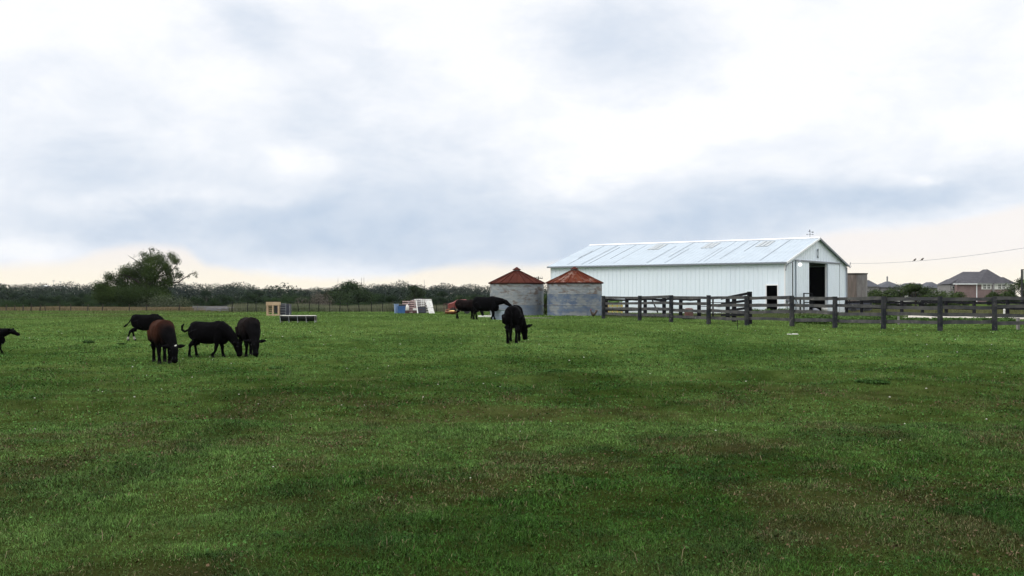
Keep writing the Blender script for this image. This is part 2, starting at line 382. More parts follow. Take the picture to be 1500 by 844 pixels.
def blades(n, X, Y, hgt, wid, lean, col, segs=2, zoff=-.012):
    """n bent tapering blades -> verts, tri faces, tints"""
    th = RNG.uniform(0, 2*np.pi, n); la = RNG.uniform(0, 2*np.pi, n); ln = lean*RNG.uniform(.15, 1, n)*hgt
    base = np.stack([X, Y, H(X, Y)+zoff], -1)
    side = np.stack([np.cos(th), np.sin(th), np.zeros(n)], -1)*wid[:, None]/2
    ld = np.stack([np.cos(la), np.sin(la), np.zeros(n)], -1)*ln[:, None]
    up = np.array((0, 0, 1.0))*hgt[:, None]
    tip = base+up*np.sqrt(np.clip(1-(ln/hgt)**2*.6, .15, 1))[:, None]+ld
    if segs == 1:
        v = np.stack([base-side, base+side, tip], 1).reshape(-1, 3); k = np.arange(n)[:, None]*3
        f = np.concatenate([k, k+1, k+2], 1); t = np.repeat(col, 3, 0)
    else:
        mid = base+up*.58+ld*.28
        v = np.stack([base-side, base+side, mid-side*.75, mid+side*.75, tip], 1).reshape(-1, 3); k = np.arange(n)[:, None]*5
        f = np.concatenate([np.concatenate([k, k+1, k+3], 1), np.concatenate([k, k+3, k+2], 1), np.concatenate([k+2, k+3, k+4], 1)], 0); t = np.repeat(col, 5, 0)
    return v, f, t
def merge(parts):
    vs, fs, ts = [], [], []; o = 0
    for v, f, t in parts: vs.append(v); fs.append(f+o); ts.append(t); o += len(v)
    return np.concatenate(vs), np.concatenate(fs), np.concatenate(ts)
def build_grass():
    parts = []
    for d0, d1, dens, h, w, segs in ((4.6, 9, 4200, .040, .0052, 2), (9, 15, 2600, .040, .0078, 2), (15, 26, 1050, .042, .012, 1), (26, 45, 360, .046, .022, 1), (45, 78, 100, .055, .04, 1), (78, 128, 28, .07, .075, 1)):
        hw = .50; area = hw*(d1*d1-d0*d0)+6*(d1-d0); n = int(area*dens)
        y = np.sqrt(RNG.uniform(d0*d0, d1*d1, n)); x = RNG.uniform(-1, 1, n)*(hw*y+2.2)
        cl = fbm(x*2.6, y*2.6, 71, 3); cb = fbm(x*.6+4, y*.7, 77, 3)
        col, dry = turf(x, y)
        keep = RNG.uniform(0, 1, n) < (.72+.5*cl)*(1-.30*dry); x, y, cl, cb, col, dry = (q[keep] for q in (x, y, cl, cb, col, dry)); n = len(x)
        hg = h*(.78+.50*sstep(.3, .75, cl)+.40*sstep(.5, .8, cb))*RNG.uniform(.5, 1.35, n)
        # individual blades: green, pale, dry straw
        u = RNG.uniform(0, 1, n)[:, None]
        col = col*(RNG.uniform(.55, 1.5, n)*(.50+.50*fbm(x*3.2, y*2.4, 101, 2)+.55*vnoise(x*9, y*6, 103)))[:, None]
        col = np.where(u < .16, col*np.array((1.35, 1.25, 1.5)), col)
        nd = (1-sstep(20, 60, y))[:, None]
        straw = (RNG.uniform(0, 1, n) < (.025+.12*dry)*nd[:, 0])[:, None]
        col = np.where(straw, np.array((.20, .17, .09))*RNG.uniform(.45, 1.1, n)[:, None], col)
        wd = w*RNG.uniform(.6, 1.25, n)
        parts.append(blades(n, x, y, hg, wd, 1.6, col, segs))
    # small rounded leaves of clover and plantain among the blades
    n = 420000; y = np.sqrt(RNG.uniform(5*5, 62*62, n)); x = RNG.uniform(-1, 1, n)*(.5*y+1.6)
    k = RNG.uniform(0, 1, n) < (sstep(.40, .62, fbm(x*1.7+8, y*1.2, 131, 4))*.95+.15)*(1-sstep(14, 60, y)); x, y = x[k], y[k]; n = len(x)
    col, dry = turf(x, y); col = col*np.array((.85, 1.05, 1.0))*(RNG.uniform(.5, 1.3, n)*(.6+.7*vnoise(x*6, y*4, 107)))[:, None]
    br_ = RNG.uniform(0, 1, n) < (.06+.35*dry)*(1-sstep(15, 40, y)); col[br_] = np.array((.10, .065, .038))*RNG.uniform(.3, 1.3, (br_.sum(), 1))
    s = (.0075*(1+y/22)*RNG.uniform(.6, 1.5, n))[:, None]; p = np.stack([x, y, H(x, y)+RNG.uniform(.004, .040, n)], -1)
    nr = RNG.normal(size=(n, 3))*.55+np.array((0, 0, 1)); nr /= np.linalg.norm(nr, axis=1)[:, None]
    aa = np.cross(nr, RNG.normal(size=(n, 3))); aa /= np.linalg.norm(aa, axis=1)[:, None]; bb = np.cross(nr, aa)
    q4 = np.stack([p-aa*s, p-bb*s*.8, p+aa*s, p+bb*s*.8], 1).reshape(-1, 3); k4 = np.arange(n)[:, None]*4
    parts.append((q4, np.concatenate([np.concatenate([k4, k4+1, k4+2], 1), np.concatenate([k4, k4+2, k4+3], 1)], 0), np.repeat(col, 4, 0)))
    # long thin dry stalks lying and standing in the near turf
    n = 2600; y = np.sqrt(RNG.uniform(6*6, 26*26, n)); x = RNG.uniform(-1, 1, n)*(.5*y+1)
    c = fbm(x*.75+9, y*.52+4, 41, 5); k = RNG.uniform(0, 1, n) < sstep(.45, .62, c)+.15; x, y = x[k], y[k]; n = len(x)
    parts.append(blades(n, x, y, RNG.uniform(.05, .13, n), RNG.uniform(.002, .004, n)*(1+y/14), 1.25, np.array((.24, .20, .12))*RNG.uniform(.5, 1.1, n)[:, None], 2))
    v, f, t = merge(parts)
    tag(link('pasture_grass', np_mesh('pasture_grass', v, f, M['blade'], t)), 'short grazed green pasture grass with brown and dry patches', 'grass', kind='stuff')
build_grass()
def tall_strip(name, label, px0, px1, d0, d1, h, n, c1, c2, wid=.05, dry=.3, clump=.25):
    d = RNG.uniform(d0, d1, n); px = RNG.uniform(px0, px1, n); x = (px-CX)/F*d
    cl = fbm(x*clump, d*clump, 83, 3)
    hg = h*(.45+.85*cl)*RNG.uniform(.6, 1.15, n)
    u = np.clip(fbm(x*.12, d*.2, 91)*2-.55+RNG.uniform(-.25, .25, n), 0, 1)[:, None]
    col = (np.array(c1)*(1-u)+np.array(c2)*u)*RNG.uniform(.7, 1.3, n)[:, None]
    v, f, t = blades(n, x, d, hg, np.full(n, wid)*RNG.uniform(.6, 1.4, n), .5, col, 1)
    tag(link(name, np_mesh(name, v, f, M['blade'], t)), label, 'grass', kind='stuff')
tall_strip('tall_grass', 'tall pale green grass along the far wire fence', 335, 735, 112, 128, .80, 42000, (.085, .11, .055), (.17, .165, .115), .06)
tall_strip('dry_grass', 'dry straw coloured grass strip in front of the left tree line', -60, 345, 122, 138, .42, 34000, (.12, .10, .05), (.25, .20, .13), .07)
tall_strip('roadside_grass', 'rough yellow green grass beyond the board fence at the right', 1240, 1560, 84, 150, .30, 20000, (.085, .10, .04), (.13, .125, .06), .07)
tall_strip('yard_grass', 'rough grass in the yard between board fence and barn', 885, 1330, 75, 93, .20, 20000, (.060, .095, .028), (.10, .115, .05), .05)
# pale flat pebbles and clover heads
def pebbles():
    mb = MB()
    for i in range(120):
        y = math.sqrt(random.uniform(49, 50*50)); x = random.uniform(-.48, .48)*y; z = float(H(x, y)); r = random.uniform(.004, .009)*(1+y/40)
        mb.ell((x, y, z+.03), (r*1.3, r, r*.8), nu=6, nv=4)
    tag(mb.build('clover_heads', M['pebble']), 'tiny scattered whitish flower heads and chips in the pasture grass', 'flowers', kind='stuff')
pebbles()

# ------------------------------------------------------------------ trees
def leaf_cloud(clumps, n, size, c_dark, c_light, flat=.0, zmin=None, hollow=.35, soft=0.0):
    """clumps: (x,y,z,rx,ry,rz,weight,[tint shift]); many small leaf faces spread through uneven clumps"""
    w = np.array([c[6]*c[3]*c[5] for c in clumps]); w = w/w.sum()
    idx = RNG.choice(len(clumps), n, p=w); C = np.array([c[:6] for c in clumps])[idx]
    dirv = RNG.normal(size=(n, 3)); dirv /= np.linalg.norm(dirv, axis=1)[:, None]
    rr = (hollow+(1-hollow)*RNG.uniform(0, 1, n)**.6)
    if soft: rr = rr*(1-soft)+soft*RNG.uniform(0, 1, n)**.42*RNG.uniform(.75, 1.45, n)
    bump = .72+.55*fbm(dirv[:, 0]*2.3+idx*3.1, dirv[:, 2]*2.3+dirv[:, 1]*1.7, 5, 3)
    p = C[:, :3]+dirv*C[:, 3:6]*(rr*bump)[:, None]
    if zmin is not None: p[:, 2] = np.maximum(p[:, 2], zmin+RNG.uniform(0, .3, n))
    # sprays: snap leaves towards random twig centres so gaps open between them
    m = max(8, n//22); tw = p[RNG.integers(0, n, m)]; j = RNG.integers(0, m, n)
    near = np.linalg.norm(p-tw[j], axis=1)
    for _ in range(5):
        j2 = RNG.integers(0, m, n); n2_ = np.linalg.norm(p-tw[j2], axis=1); s = n2_ < near; j = np.where(s, j2, j); near = np.minimum(near, n2_)
    pull = np.clip(.85*(near < size*9), 0, 1)[:, None]*RNG.uniform(.3, 1, n)[:, None]
    p = p+(tw[j]-p)*pull*.6
    nrm = dirv*.9+RNG.normal(size=(n, 3))*.5+np.array((0, 0, .35)); nrm /= np.linalg.norm(nrm, axis=1)[:, None]
    a = np.cross(nrm, RNG.normal(size=(n, 3))); a /= np.linalg.norm(a, axis=1)[:, None]; b = np.cross(nrm, a)
    s = (size*RNG.uniform(.55, 1.35, n))[:, None]
    v = np.stack([p-a*s, p-b*s*.5, p+a*s, p+b*s*.5], 1).reshape(-1, 3)
    f = np.arange(n*4).reshape(-1, 4)
    g = RNG.uniform(0, 1, len(clumps))[idx]
    u = np.clip(.55*g+RNG.uniform(-.1, .55, n), 0, 1)[:, None]
    col = np.array(c_dark)*(1-u)+np.array(c_light)*u
    col = col*RNG.uniform(.75, 1.25, n)[:, None]
    return v, f, np.repeat(col, 4, 0)
GD, GL = (.009, .020, .006), (.021, .042, .011)
def crown_obj(name, clumps, n, size, parent, cd=GD, cl=GL, **k):
    k.setdefault('soft', .35); v, f, t = leaf_cloud(clumps, n, size, cd, cl, **k)
    return link(name, np_mesh(name, v, f, M['leaf'], t), parent)
def rand_clumps(w, h, z0, k, squash=.7):
    out = []
    for i in range(k):
        a = random.uniform(0, 6.28); q = random.uniform(0, 1)**.5; zz = random.uniform(0, 1)
        env = math.sin(math.pi*min(1, .18+.75*zz))
        r = random.uniform(.17, .34)*w
        out.append((math.cos(a)*q*w*.5*env, math.sin(a)*q*w*.5*env, z0+(h-z0)*(.12+.76*zz), r, r, r*squash, 1.0))
    return out
def trunk_obj(parent, h, r, limbs=5, spread=1.0):
    mb = MB(); lean = random.uniform(-.1, .1)
    mb.tube([(0, 0, -.3), (lean*.3, 0, h*.25), (lean, lean*.5, h*.55), (lean*1.5, 0, h*.9)], [r*1.25, r, r*.65, r*.15], 7)
    for i in range(limbs):
        a = 6.28*i/limbs+random.uniform(-.4, .4); z = h*random.uniform(.2, .5); L = spread*random.uniform(.6, 1)
        mb.tube([(lean*.5, 0, z), (math.cos(a)*L*.5, math.sin(a)*L*.5, z+h*.18), (math.cos(a)*L, math.sin(a)*L, z+h*.38)], [r*.55, r*.35, r*.08], 5)
    return mb.build('trunk', M['bark'], parent)
def proto(w, h, z0, k, n, size, cd=GD, cl=GL):
    t = bpy.data.objects.new('tree', None); COL.objects.link(t)
    crown_obj('crown', rand_clumps(w, h, z0, k), n, size, t, cd, cl, zmin=z0*.5)
    trunk_obj(t, h*.85, .035*h, 5, w*.4)
    return t
def copy_tree(o):
    r = o.copy(); COL.objects.link(r)
    for ch in list(o.children):
        c = ch.copy(); COL.objects.link(c); c.parent = r
    return r
used = set()
def place(pr, name, loc, rz, s, label, cat, group, sz=None):
    o = pr if pr.name not in used else copy_tree(pr)
    used.add(pr.name)
    o.name = name; used.add(o.name)
    o.location = loc; o.rotation_euler = (0, 0, rz); o.scale = (s, s, sz or s)
    return tag(o, label, cat, group)
KINDS = [(proto(5.5, 5.2, .3, 15, 6500, .125), 'dark green rounded tree in the far tree line'),
         (proto(6.5, 4.4, .2, 17, 7000, .125, (.012, .028, .008), (.028, .054, .014)), 'broad low mid green tree in the far tree line'),
         (proto(4.2, 6.0, .4, 14, 6000, .125, (.008, .018, .007), (.019, .036, .011)), 'tall narrow dark tree in the far tree line'),
         (proto(5.0, 3.2, .1, 13, 6000, .11, (.017, .034, .011), (.036, .058, .019)), 'low grey green bush in the far tree line')]
# belt of separate trees across the left and middle, three rough rows
def belt():
    k = 0
    for d, n, lo, hi, smin, smax in ((196, 56, -50, 760, .30, .54), (250, 54, -60, 800, .40, .70), (330, 52, -60, 830, .50, .98)):
        for i in range(n):
            px = lo+(hi-lo)*(i+random.uniform(.1, .9))/n; dd = d+random.uniform(-16, 16)
            kind = random.choices([0, 1, 2, 3], (3, 3, 2, 3) if d < 220 else (4, 4, 3, 1))[0]
            pr, lab = KINDS[kind]
            s = random.uniform(smin, smax)
            place(pr, 'bush' if kind == 3 else 'tree', G(px, dd), random.uniform(0, 6.28), s, lab, 'bush' if kind == 3 else 'tree', lab.replace('tree in', 'trees in').replace('bush in', 'bushes in'), s*random.uniform(.85, 1.2)); k += 1
belt()
# far wood on the rising ground, one unbroken mass
def far_wood():
    cl = []
    for row, (d, n, h) in enumerate(((480, 120, 5.6), (640, 120, 6.4), (860, 150, 7.6), (1020, 150, 8.2))):
        for i in range(n):
            px = -260+1130*(i+random.random())/n; dd = d+random.uniform(-25, 25); g = G(px, dd)
            lift = 1+.8*(float(fbm(np.array([px*.012]), np.array([row*7.0]), 17)[0])-.5)*2
            hh = h*lift*random.uniform(.8, 1.2); r = random.uniform(4.5, 8.5)*d/700
            cl.append((g.x, g.y, g.z+hh*.5, r, r*.8, hh*.55, 1.0))
    v, f, t = leaf_cloud(cl, 220000, .55, (.008, .017, .008), (.017, .030, .012), hollow=.6)
    tag(link('far_wood', np_mesh('far_wood', v, f, M['leaf'], t)), 'continuous dark wood on the low rise along the horizon', 'wood', kind='stuff')
far_wood()
# the big spreading tree at the left
def big_tree():
    d = 178.0; base = G(225, d); k = d/F
    t = empty('big_tree', base, 'big spreading lopsided tree with sparse top and long right branch', 'tree')
    zs = []
    gz = CAMZ-12.5*k-base.z
    def q(zx, zy): return ((zx/7.34+120-225)*k, gz+((735-zy)/7.34)*k)
    CL = [(250, 520, 62, 1.2), (250, 600, 70, 1.3), (335, 410, 52, 1.0), (430, 375, 66, 1.1), (420, 470, 60, .9), (545, 365, 82, 1.3), (560, 460, 70, 1.0), (600, 275, 42, .55), (660, 330, 60, 1.0),
          (665, 165, 38, .35), (735, 110, 30, .28), (800, 150, 30, .22), (760, 215, 62, 1.0), (790, 290, 72, 1.1), (870, 250, 55, .9), (960, 180, 42, .7), (1010, 235, 44, .9), (940, 300, 50, .8),
          (880, 340, 55, .9), (1020, 390, 44, .8), (950, 375, 40, .6), (800, 390, 70, 1.0), (700, 440, 80, 1.0), (900, 450, 58, 1.0), (970, 480, 36, .5), (1225, 370, 30, .35), (1215, 400, 18, .3), (1125, 400, 20, .3), (1160, 375, 14, .2),
          (380, 450, 55, .8), (300, 470, 42, .6), (490, 330, 50, .6), (640, 240, 46, .6), (860, 190, 36, .5), (1040, 320, 26, .35), (940, 430, 46, .7), (840, 200, 40, .5), (730, 370, 60, .8),
         (350, 590, 95, 1.4), (480, 600, 100, 1.4), (610, 600, 110, 1.5), (740, 590, 110, 1.5), (860, 590, 95, 1.4), (930, 640, 70, 1.3), (560, 180, 20, .12), (540, 270, 22, .2)]
    cl = []
    for zx, zy, r, w in CL:
        x, z = q(zx, zy); rr = r/7.34*k
        rr *= 1.34 if zx < 1090 else 1.1; cl.append((x, random.uniform(-1.6, 1.6) if zy < 520 else random.uniform(-3, 1), z, rr, rr*1.3, rr*.85, w))
    crown_obj('crown', cl, 78000, .10, t, (.018, .034, .009), (.050, .078, .018), hollow=.1, zmin=.2, soft=.85)
    mb = MB()
    def tb(pts, r0, r1):
        pp = []
        for i, (a, b, *yy) in enumerate(pts):
            x, z = q(a, b); pp.append((x, yy[0] if yy else 0, z))
        n = len(pp); mb.tube(pp, [r0+(r1-r0)*i/(n-1) for i in range(n)], 7)
    tb([(720, 760), (705, 640), (690, 500), (690, 420)], .42, .28)
    tb([(690, 470), (660, 330, .3), (630, 290, .5), (600, 240, .6)], .24, .05)
    tb([(690, 420), (740, 320), (760, 210, -.5), (735, 100, -.5)], .24, .04)
    tb([(700, 520), (800, 410), (900, 300, -.8), (960, 180, -1)], .22, .04)
    tb([(800, 410), (930, 370, .6), (1020, 250, .8)], .14, .04)
    tb([(690, 520), (560, 430), (440, 380), (330, 400)], .2, .04)
    tb([(710, 580), (860, 490), (960, 470), (1040, 462), (1100, 420), (1170, 378), (1235, 350)], .18, .03)
    tb([(1040, 462), (1075, 500)], .06, .03)
    tb([(640, 290, .5), (545, 215, .6), (480, 175, .6)], .08, .02)
    mb.build('trunk', M['bark'], t)
big_tree()
# single trees that stand out of the belt
def lone(name, label, px, d, w, h, k, n, size, cd=GD, cl=GL, z0=.3, cat='tree', group=None):
    t = empty(name, G(px, d), label, cat, group)
    crown_obj('crown', rand_clumps(w, h, z0, k), n, size, t, cd, cl, zmin=z0*.4)
    trunk_obj(t, h*.85, .03*h+.02, 5, w*.38)
    return t
lone('oak_tree', 'dark rounded oak standing above the tree line between the masts', 511, 235, 7.2, 6.6, 20, 9000, .17, (.014, .026, .010), (.034, .056, .018))
lone('oak_tree', 'darker wide tree right beside the dark rounded oak', 522, 225, 6.6, 5.0, 16, 6000, .17, (.013, .024, .010), (.030, .050, .017))
lone('slender_tree', 'thin ragged tree poking above the wood left of the oak', 479, 260, 2.0, 6.4, 7, 900, .15, (.03, .03, .015), (.06, .06, .03))
lone('slender_tree', 'small sparse treetop above the wood, leftmost of the two', 465, 270, 2.2, 6.6, 5, 420, .15, (.05, .04, .02), (.09, .07, .04))
lone('round_tree', 'dark round treetop behind the pile of pallets', 608, 260, 5.6, 6.5, 14, 4200, .18, (.015, .026, .010), (.035, .055, .018))
lone('grey_bush', 'grey brown leafless looking bush left of the dark oak', 464, 170, 5.4, 2.6, 10, 3000, .10, (.075, .065, .055), (.12, .11, .09), cat='bush')
lone('grey_bush', 'grey green brushy thicket at the foot of the big tree', 240, 150, 6.6, 1.25, 14, 4200, .09, (.045, .06, .035), (.08, .095, .055), z0=.05, cat='bush')
lone('shrub', 'dark leafy shrub filling the gap between the two grain bins', 799, 93.5, 1.3, 1.7, 9, 3000, .06, (.018, .035, .012), (.06, .09, .022), z0=.05, cat='shrub')
# trees at the right before the houses
for px, d, w, h, nm, lab in ((1284, 150, 3.8, 2.5, 'small_tree', 'leafy green tree touching the grey board shed'), (1304, 152, 5.2, 2.9, 'small_tree', 'taller green tree in front of the leftmost far roofs'),
                  (1324, 150, 5.2, 2.8, 'small_tree', 'round green tree left of the spiky topped tree'), (1341, 148, 3.0, 3.7, 'small_tree', 'green tree with a spiky top in front of far roofs'),
                  (1359, 150, 5.0, 2.3, 'small_tree', 'low green tree right of the spiky topped tree'), (1383, 160, 5.0, 2.3, 'small_tree', 'low dark tree beside the brick house'), (1406, 165, 3.2, 2.1, 'small_tree', 'low olive bush under the brick house wall'),
                  (1457, 165, 2.2, 2.5, 'small_tree', 'small scrubby tree in front of the shuttered windows'), (1478, 168, 2.6, 2.2, 'small_tree', 'olive scrub under the right shutter'), (1499, 150, 4.2, 4.0, 'small_tree', 'olive green tree at the right edge by the black sign post')):
    lone(nm, lab, px, d, w, h, 12, 3600, .11, (.022, .036, .013), (.055, .082, .026), z0=.2, group='trees in front of the houses')

# ------------------------------------------------------------------ haze
hz = MB(); hz.box((0, 0, 22), (3000, 3000, 52)); hm = bpy.data.materials.new('haze_air'); hm.use_nodes = True; hm.node_tree.nodes.clear()
_v = hm.node_tree.nodes.new('ShaderNodeVolumePrincipled'); _v.inputs['Density'].default_value = .00004; _v.inputs['Color'].default_value = (.72, .82, .95, 1); _v.inputs['Anisotropy'].default_value = 0
_o = hm.node_tree.nodes.new('ShaderNodeOutputMaterial'); hm.node_tree.links.new(_v.outputs[0], _o.inputs['Volume'])
tag(hz.build('haze', hm), 'thin evening haze over the distant wood', 'haze', kind='stuff')

# ------------------------------------------------------------------ barn
def barn():
    a = Vector((-.813, .582, 0)).normalized(); g = Vector((-a.y*-1, 0, 0))
    g = Vector((a.y, -a.x, 0))                                   # along the gable, away from the camera to the right
    c0 = Vector((23.0, 95.0, .45)); L, Wd, Hw = 23.6, 15.1, 4.34
    root = empty('barn', c0, 'long white metal barn with pitched roof and open sliding doors', 'barn')
    rz = math.atan2(a.y, a.x)
    root.rotation_euler = (0, 0, rz)                             # local x runs along the long wall, local y = -g direction
    # local frame: x = a, y = rot90(a) = (-a.y, a.x) = -g  -> gable runs to negative y, camera side is +y
    peak = Hw+2.28
    def ribwall(name, p0, ux, length, zlo, zhi, out, ribs=.42, hfun=None):
        mb = MB(); n = max(1, int(length/ribs)); xs = []
        for i in range(n):
            x = length*i/n; s = length/n
            xs += [(x, 0), (x+s*.80, 0), (x+s*.86, .028), (x+s*.94, .028)]
        xs.append((length, 0)); vs = []; fs = []
        for x, o in xs:
            b = Vector(p0)+Vector(ux)*x+Vector(out)*o
            top = hfun(x) if hfun else zhi
            vs.append((b.x, b.y, zlo)); vs.append((b.x, b.y, top))
        for i in range(len(xs)-1): fs.append((i*2, i*2+2, i*2+3, i*2+1))
        mb.add(vs, fs); o_ = mb.build(name, M['whitemetal'], root)
        m = o_.modifiers.new('thickness', 'SOLIDIFY'); m.thickness = .03; m.offset = 0
        return o_
    out = Vector((0, 1, 0))
    # long wall facing the camera: x 0..L, walk door x .63-1.61, height 2.34
    dw0, dw1, dh = .63, 1.61, 2.34
    ribwall('wall', (0, 0, 0), (1, 0, 0), dw0, -.3, Hw, out)
    ribwall('wall', (dw0, 0, 0), (1, 0, 0), dw1-dw0, dh, Hw, out)
    ribwall('wall', (dw1, 0, 0), (1, 0, 0), L-dw1, -.3, Hw, out)
    ribwall('wall', (0, -Wd, 0), (1, 0, 0), L, -.3, Hw, -out)
    hf = lambda x: Hw+(peak-Hw)*(1-abs(x-Wd/2)/(Wd/2))
    o0, o1, oh = 5.24, 9.98, 4.42
    gx = Vector((-1, 0, 0))
    ribwall('gable_wall', (0, 0, 0), (0, -1, 0), o0, -.3, 0, gx, hfun=hf)
    ribwall('gable_wall', (0, -o0, 0), (0, -1, 0), o1-o0, oh, 0, gx, hfun=lambda x: hf(x+o0), ribs=.395)
    ribwall('gable_wall', (0, -o1, 0), (0, -1, 0), Wd-o1, -.3, 0, gx, hfun=lambda x: hf(x+o1))
    ribwall('gable_wall', (L, 0, 0), (0, -1, 0), Wd, -.3, 0, -gx, hfun=hf)
    mb = MB()
    for nm, ya in (('sliding_door', -o0+.02), ('sliding_door', -o1-3.0)):
        mb = MB(); y0 = ya if ya < -8 else -o0+.0; y0, y1 = (-o1-3.05, -o1+.04) if ya < -8 else (-o0-.04, -2.25)
        mb.box((-.10, (y0+y1)/2, oh/2+.02), (.045, abs(y1-y0), oh-.02))
        for yy in np.arange(min(y0, y1)+.4, max(y0, y1)-.1, .42): mb.box((-.13, yy, oh/2+.02), (.015, .05, oh-.1))
        dob = mb.build(nm, M['whitemetal'], root)
        e = MB(); e.box((-.135, (y0 if ya < -8 else y1) + (.0), oh/2), (.03, .05, oh)); e.build('door_edge', M['trim'], dob)
    tr = MB(); tr.box((-.14, -7.7, oh+.10), (.12, 11.2, .12)); tr.build('door_track', M['trim'], root)
    # frame around the big opening and the walk door
    f = MB(); f.box((.06, -o0-.05, oh/2), (.12, .10, oh)); f.box((.06, -o1+.05, oh/2), (.12, .10, oh)); f.build('door_frame', M['whitetrim'], root)
    f = MB(); f.box((dw0-.05, .03, dh/2), (.10, .10, dh)); f.box((dw1+.05, .03, dh/2), (.10, .10, dh)); f.box(((dw0+dw1)/2, .03, dh+.05), (dw1-dw0+.2, .10, .10)); f.build('door_frame', M['whitetrim'], root)
    # corner posts, eave gutter
    c = MB(); c.box((-.02, .02, Hw/2), (.10, .10, Hw)); c.box((-.02, -Wd-.02, Hw/2), (.10, .10, Hw)); c.box((L+.02, .02, Hw/2), (.1, .1, Hw)); c.build('corner_trim', M['whitetrim'], root)
    # roof with standing ribs
    ov = .28
    for side in (0, 1):
        mb = MB(); n = 52; vs = []; fs = []; xs = []
        for i in range(n):
            x = -ov+(L+2*ov)*i/n; s = (L+2*ov)/n
            xs += [(x, 0), (x+s*.8, 0), (x+s*.86, .022), (x+s*.94, .022)]
        xs.append((L+ov, 0)); slope = (peak-Hw)/(Wd/2)
        for x, o in xs:
            ye, yr = (ov, -Wd/2) if side == 0 else (-Wd-ov, -Wd/2)
            vs.append((x, ye, Hw-slope*ov+.05+o)); vs.append((x, yr, peak+.05+o))
        for i in range(len(xs)-1): fs.append((i*2, i*2+2, i*2+3, i*2+1))
        mb.add(vs, fs); rf = mb.build('roof', M['roofmetal'], root); m = rf.modifiers.new('t', 'SOLIDIFY'); m.thickness = .04; m.offset = 0
        if side == 0:
            ang = -math.atan(slope)
            for x0, x1 in ((3.6, 4.85), (9.0, 10.25), (14.6, 15.9)):
                for q0 in range(3):
                    xa = x0+(x1-x0)*(q0+.08)/3; xb = x0+(x1-x0)*(q0+.86)/3
                    y0, y1 = -Wd/2+.7, -Wd/2+2.6
                    z = lambda y: Hw+(0-y)*slope+.085
                    s_ = MB(); s_.add([(xa, y0, z(y0)), (xb, y0, z(y0)), (xb, y1, z(y1)), (xa, y1, z(y1)), (xa, y0, z(y0)+.03), (xb, y0, z(y0)+.03), (xb, y1, z(y1)+.03), (xa, y1, z(y1)+.03)],
                                 [(0, 1, 2, 3), (4, 5, 6, 7), (0, 1, 5, 4), (2, 3, 7, 6), (0, 3, 7, 4), (1, 2, 6, 5)])
                    s_.build('skylight', M['skylight'], rf)
            # lapped seams of the roof sheets, dark with dirt
            lap = MB()
            for x, ya, yb in ((2.3, -.2, -7.2), (6.4, -1, -7.2), (7.6, -.3, -7.3), (8.1, -.2, -5), (11.4, -.1, -5), (12.0, -2, -7.2), (13.3, -.2, -6), (16.9, -.3, -6.8), (18.2, -2, -7), (19.6, -.4, -6.2), (20.3, -.2, -7.3), (21.9, -.2, -7.2), (22.1, -2.5, -5.2), (5.2, -3.5, -7.2)):
                z = lambda y: Hw-y*slope+.10
                lap.beam((x, ya, z(ya)), (x, yb, z(yb)), .035, .02)
            lap.build('sheet_lap', M['lap'], rf)
    mb = MB(); mb.box((L/2, ov+.06, Hw-.10), (L+2*ov, .11, .12)); mb.build('gutter', M['trim'], root)
    rc = MB()
    rc.add([(-ov, -Wd/2-.3, peak+.02), (-ov, -Wd/2, peak+.14), (-ov, -Wd/2+.3, peak+.02), (L+ov, -Wd/2-.3, peak+.02), (L+ov, -Wd/2, peak+.14), (L+ov, -Wd/2+.3, peak+.02)], [(0, 1, 4, 3), (1, 2, 5, 4), (0, 1, 2), (3, 4, 5), (0, 2, 5, 3)])
    rc.build('ridge_cap', M['whitetrim'], root)
    slope = (peak-Hw)/(Wd/2)
    mb = MB(); mb.beam((-ov-.02, ov, Hw-slope*ov+.0), (-ov-.02, -Wd/2, peak+.0), .04, .16); mb.build('barge_board', M['whitetrim'], root)
    mb = MB(); mb.beam((-ov-.02, -Wd-ov, Hw-slope*ov+.0), (-ov-.02, -Wd/2, peak+.0), .04, .16); mb.build('barge_board', M['trim'], root)
    # downspout on the right corner and the overflow elbow on the left corner
    mb = MB(); mb.tube([(-.16, -Wd+.15, Hw-.15), (-.16, -Wd+.15, 1.2), (-.22, -Wd+.45, .95)], .055, 8); mb.build('downspout', M['trim'], root)
    mb = MB(); mb.tube([(-.15, .15, Hw-.75), (-.2, .12, Hw-.35), (-.25, -.35, Hw-.12), (-.3, -1.0, Hw-.02)], .045, 8); mb.build('conduit_pipe', M['trim'], root)
    mb = MB(); mb.tube([(-.3, -1.02, Hw+.1), (-.3, -1.02, -.1)], .04, 8); mb.build('conduit_pipe', M['dark'], root)
    # ornament near the peak
    mb = MB(); pts = [(-.08, -Wd/2+.16*math.cos(t), peak-1.35+.30*math.sin(t)) for t in np.linspace(0, 6.283, 17)]
    mb.tube(pts, .022, 6, cap=False); mb.ell((-.1, -Wd/2, peak-1.02), (.05, .13, .13)); mb.ell((-.1, -Wd/2, peak-1.66), (.05, .11, .12)); mb.build('gable_ornament', M['trim'], root)
    # meter by the corner
    mb = MB(); mb.tube([(-.02, -.35, 1.05), (-.22, -.35, 1.05)], .17, 12); mb.tube([(-.1, -.35, .9), (-.1, -.35, 0)], .03, 6); mb.build('meter', M['steel'], root)
    # service bracket on the right eave
    mb = MB(); mb.tube([(-.3, -Wd-.1, Hw-.1), (-.3, -Wd-.45, Hw+.35), (-.3, -Wd-.6, Hw-.05), (-.3, -Wd-.35, Hw-.2)], .025, 6); mb.build('wire_bracket', M['steel'], root)
    # inside: floor, posts, darkness painted as near-black surfaces
    mb = MB(); mb.box((L/2, -Wd/2, .04), (L-.2, Wd-.2, .06)); mb.build('floor', M['mud'], root)
    mb = MB()
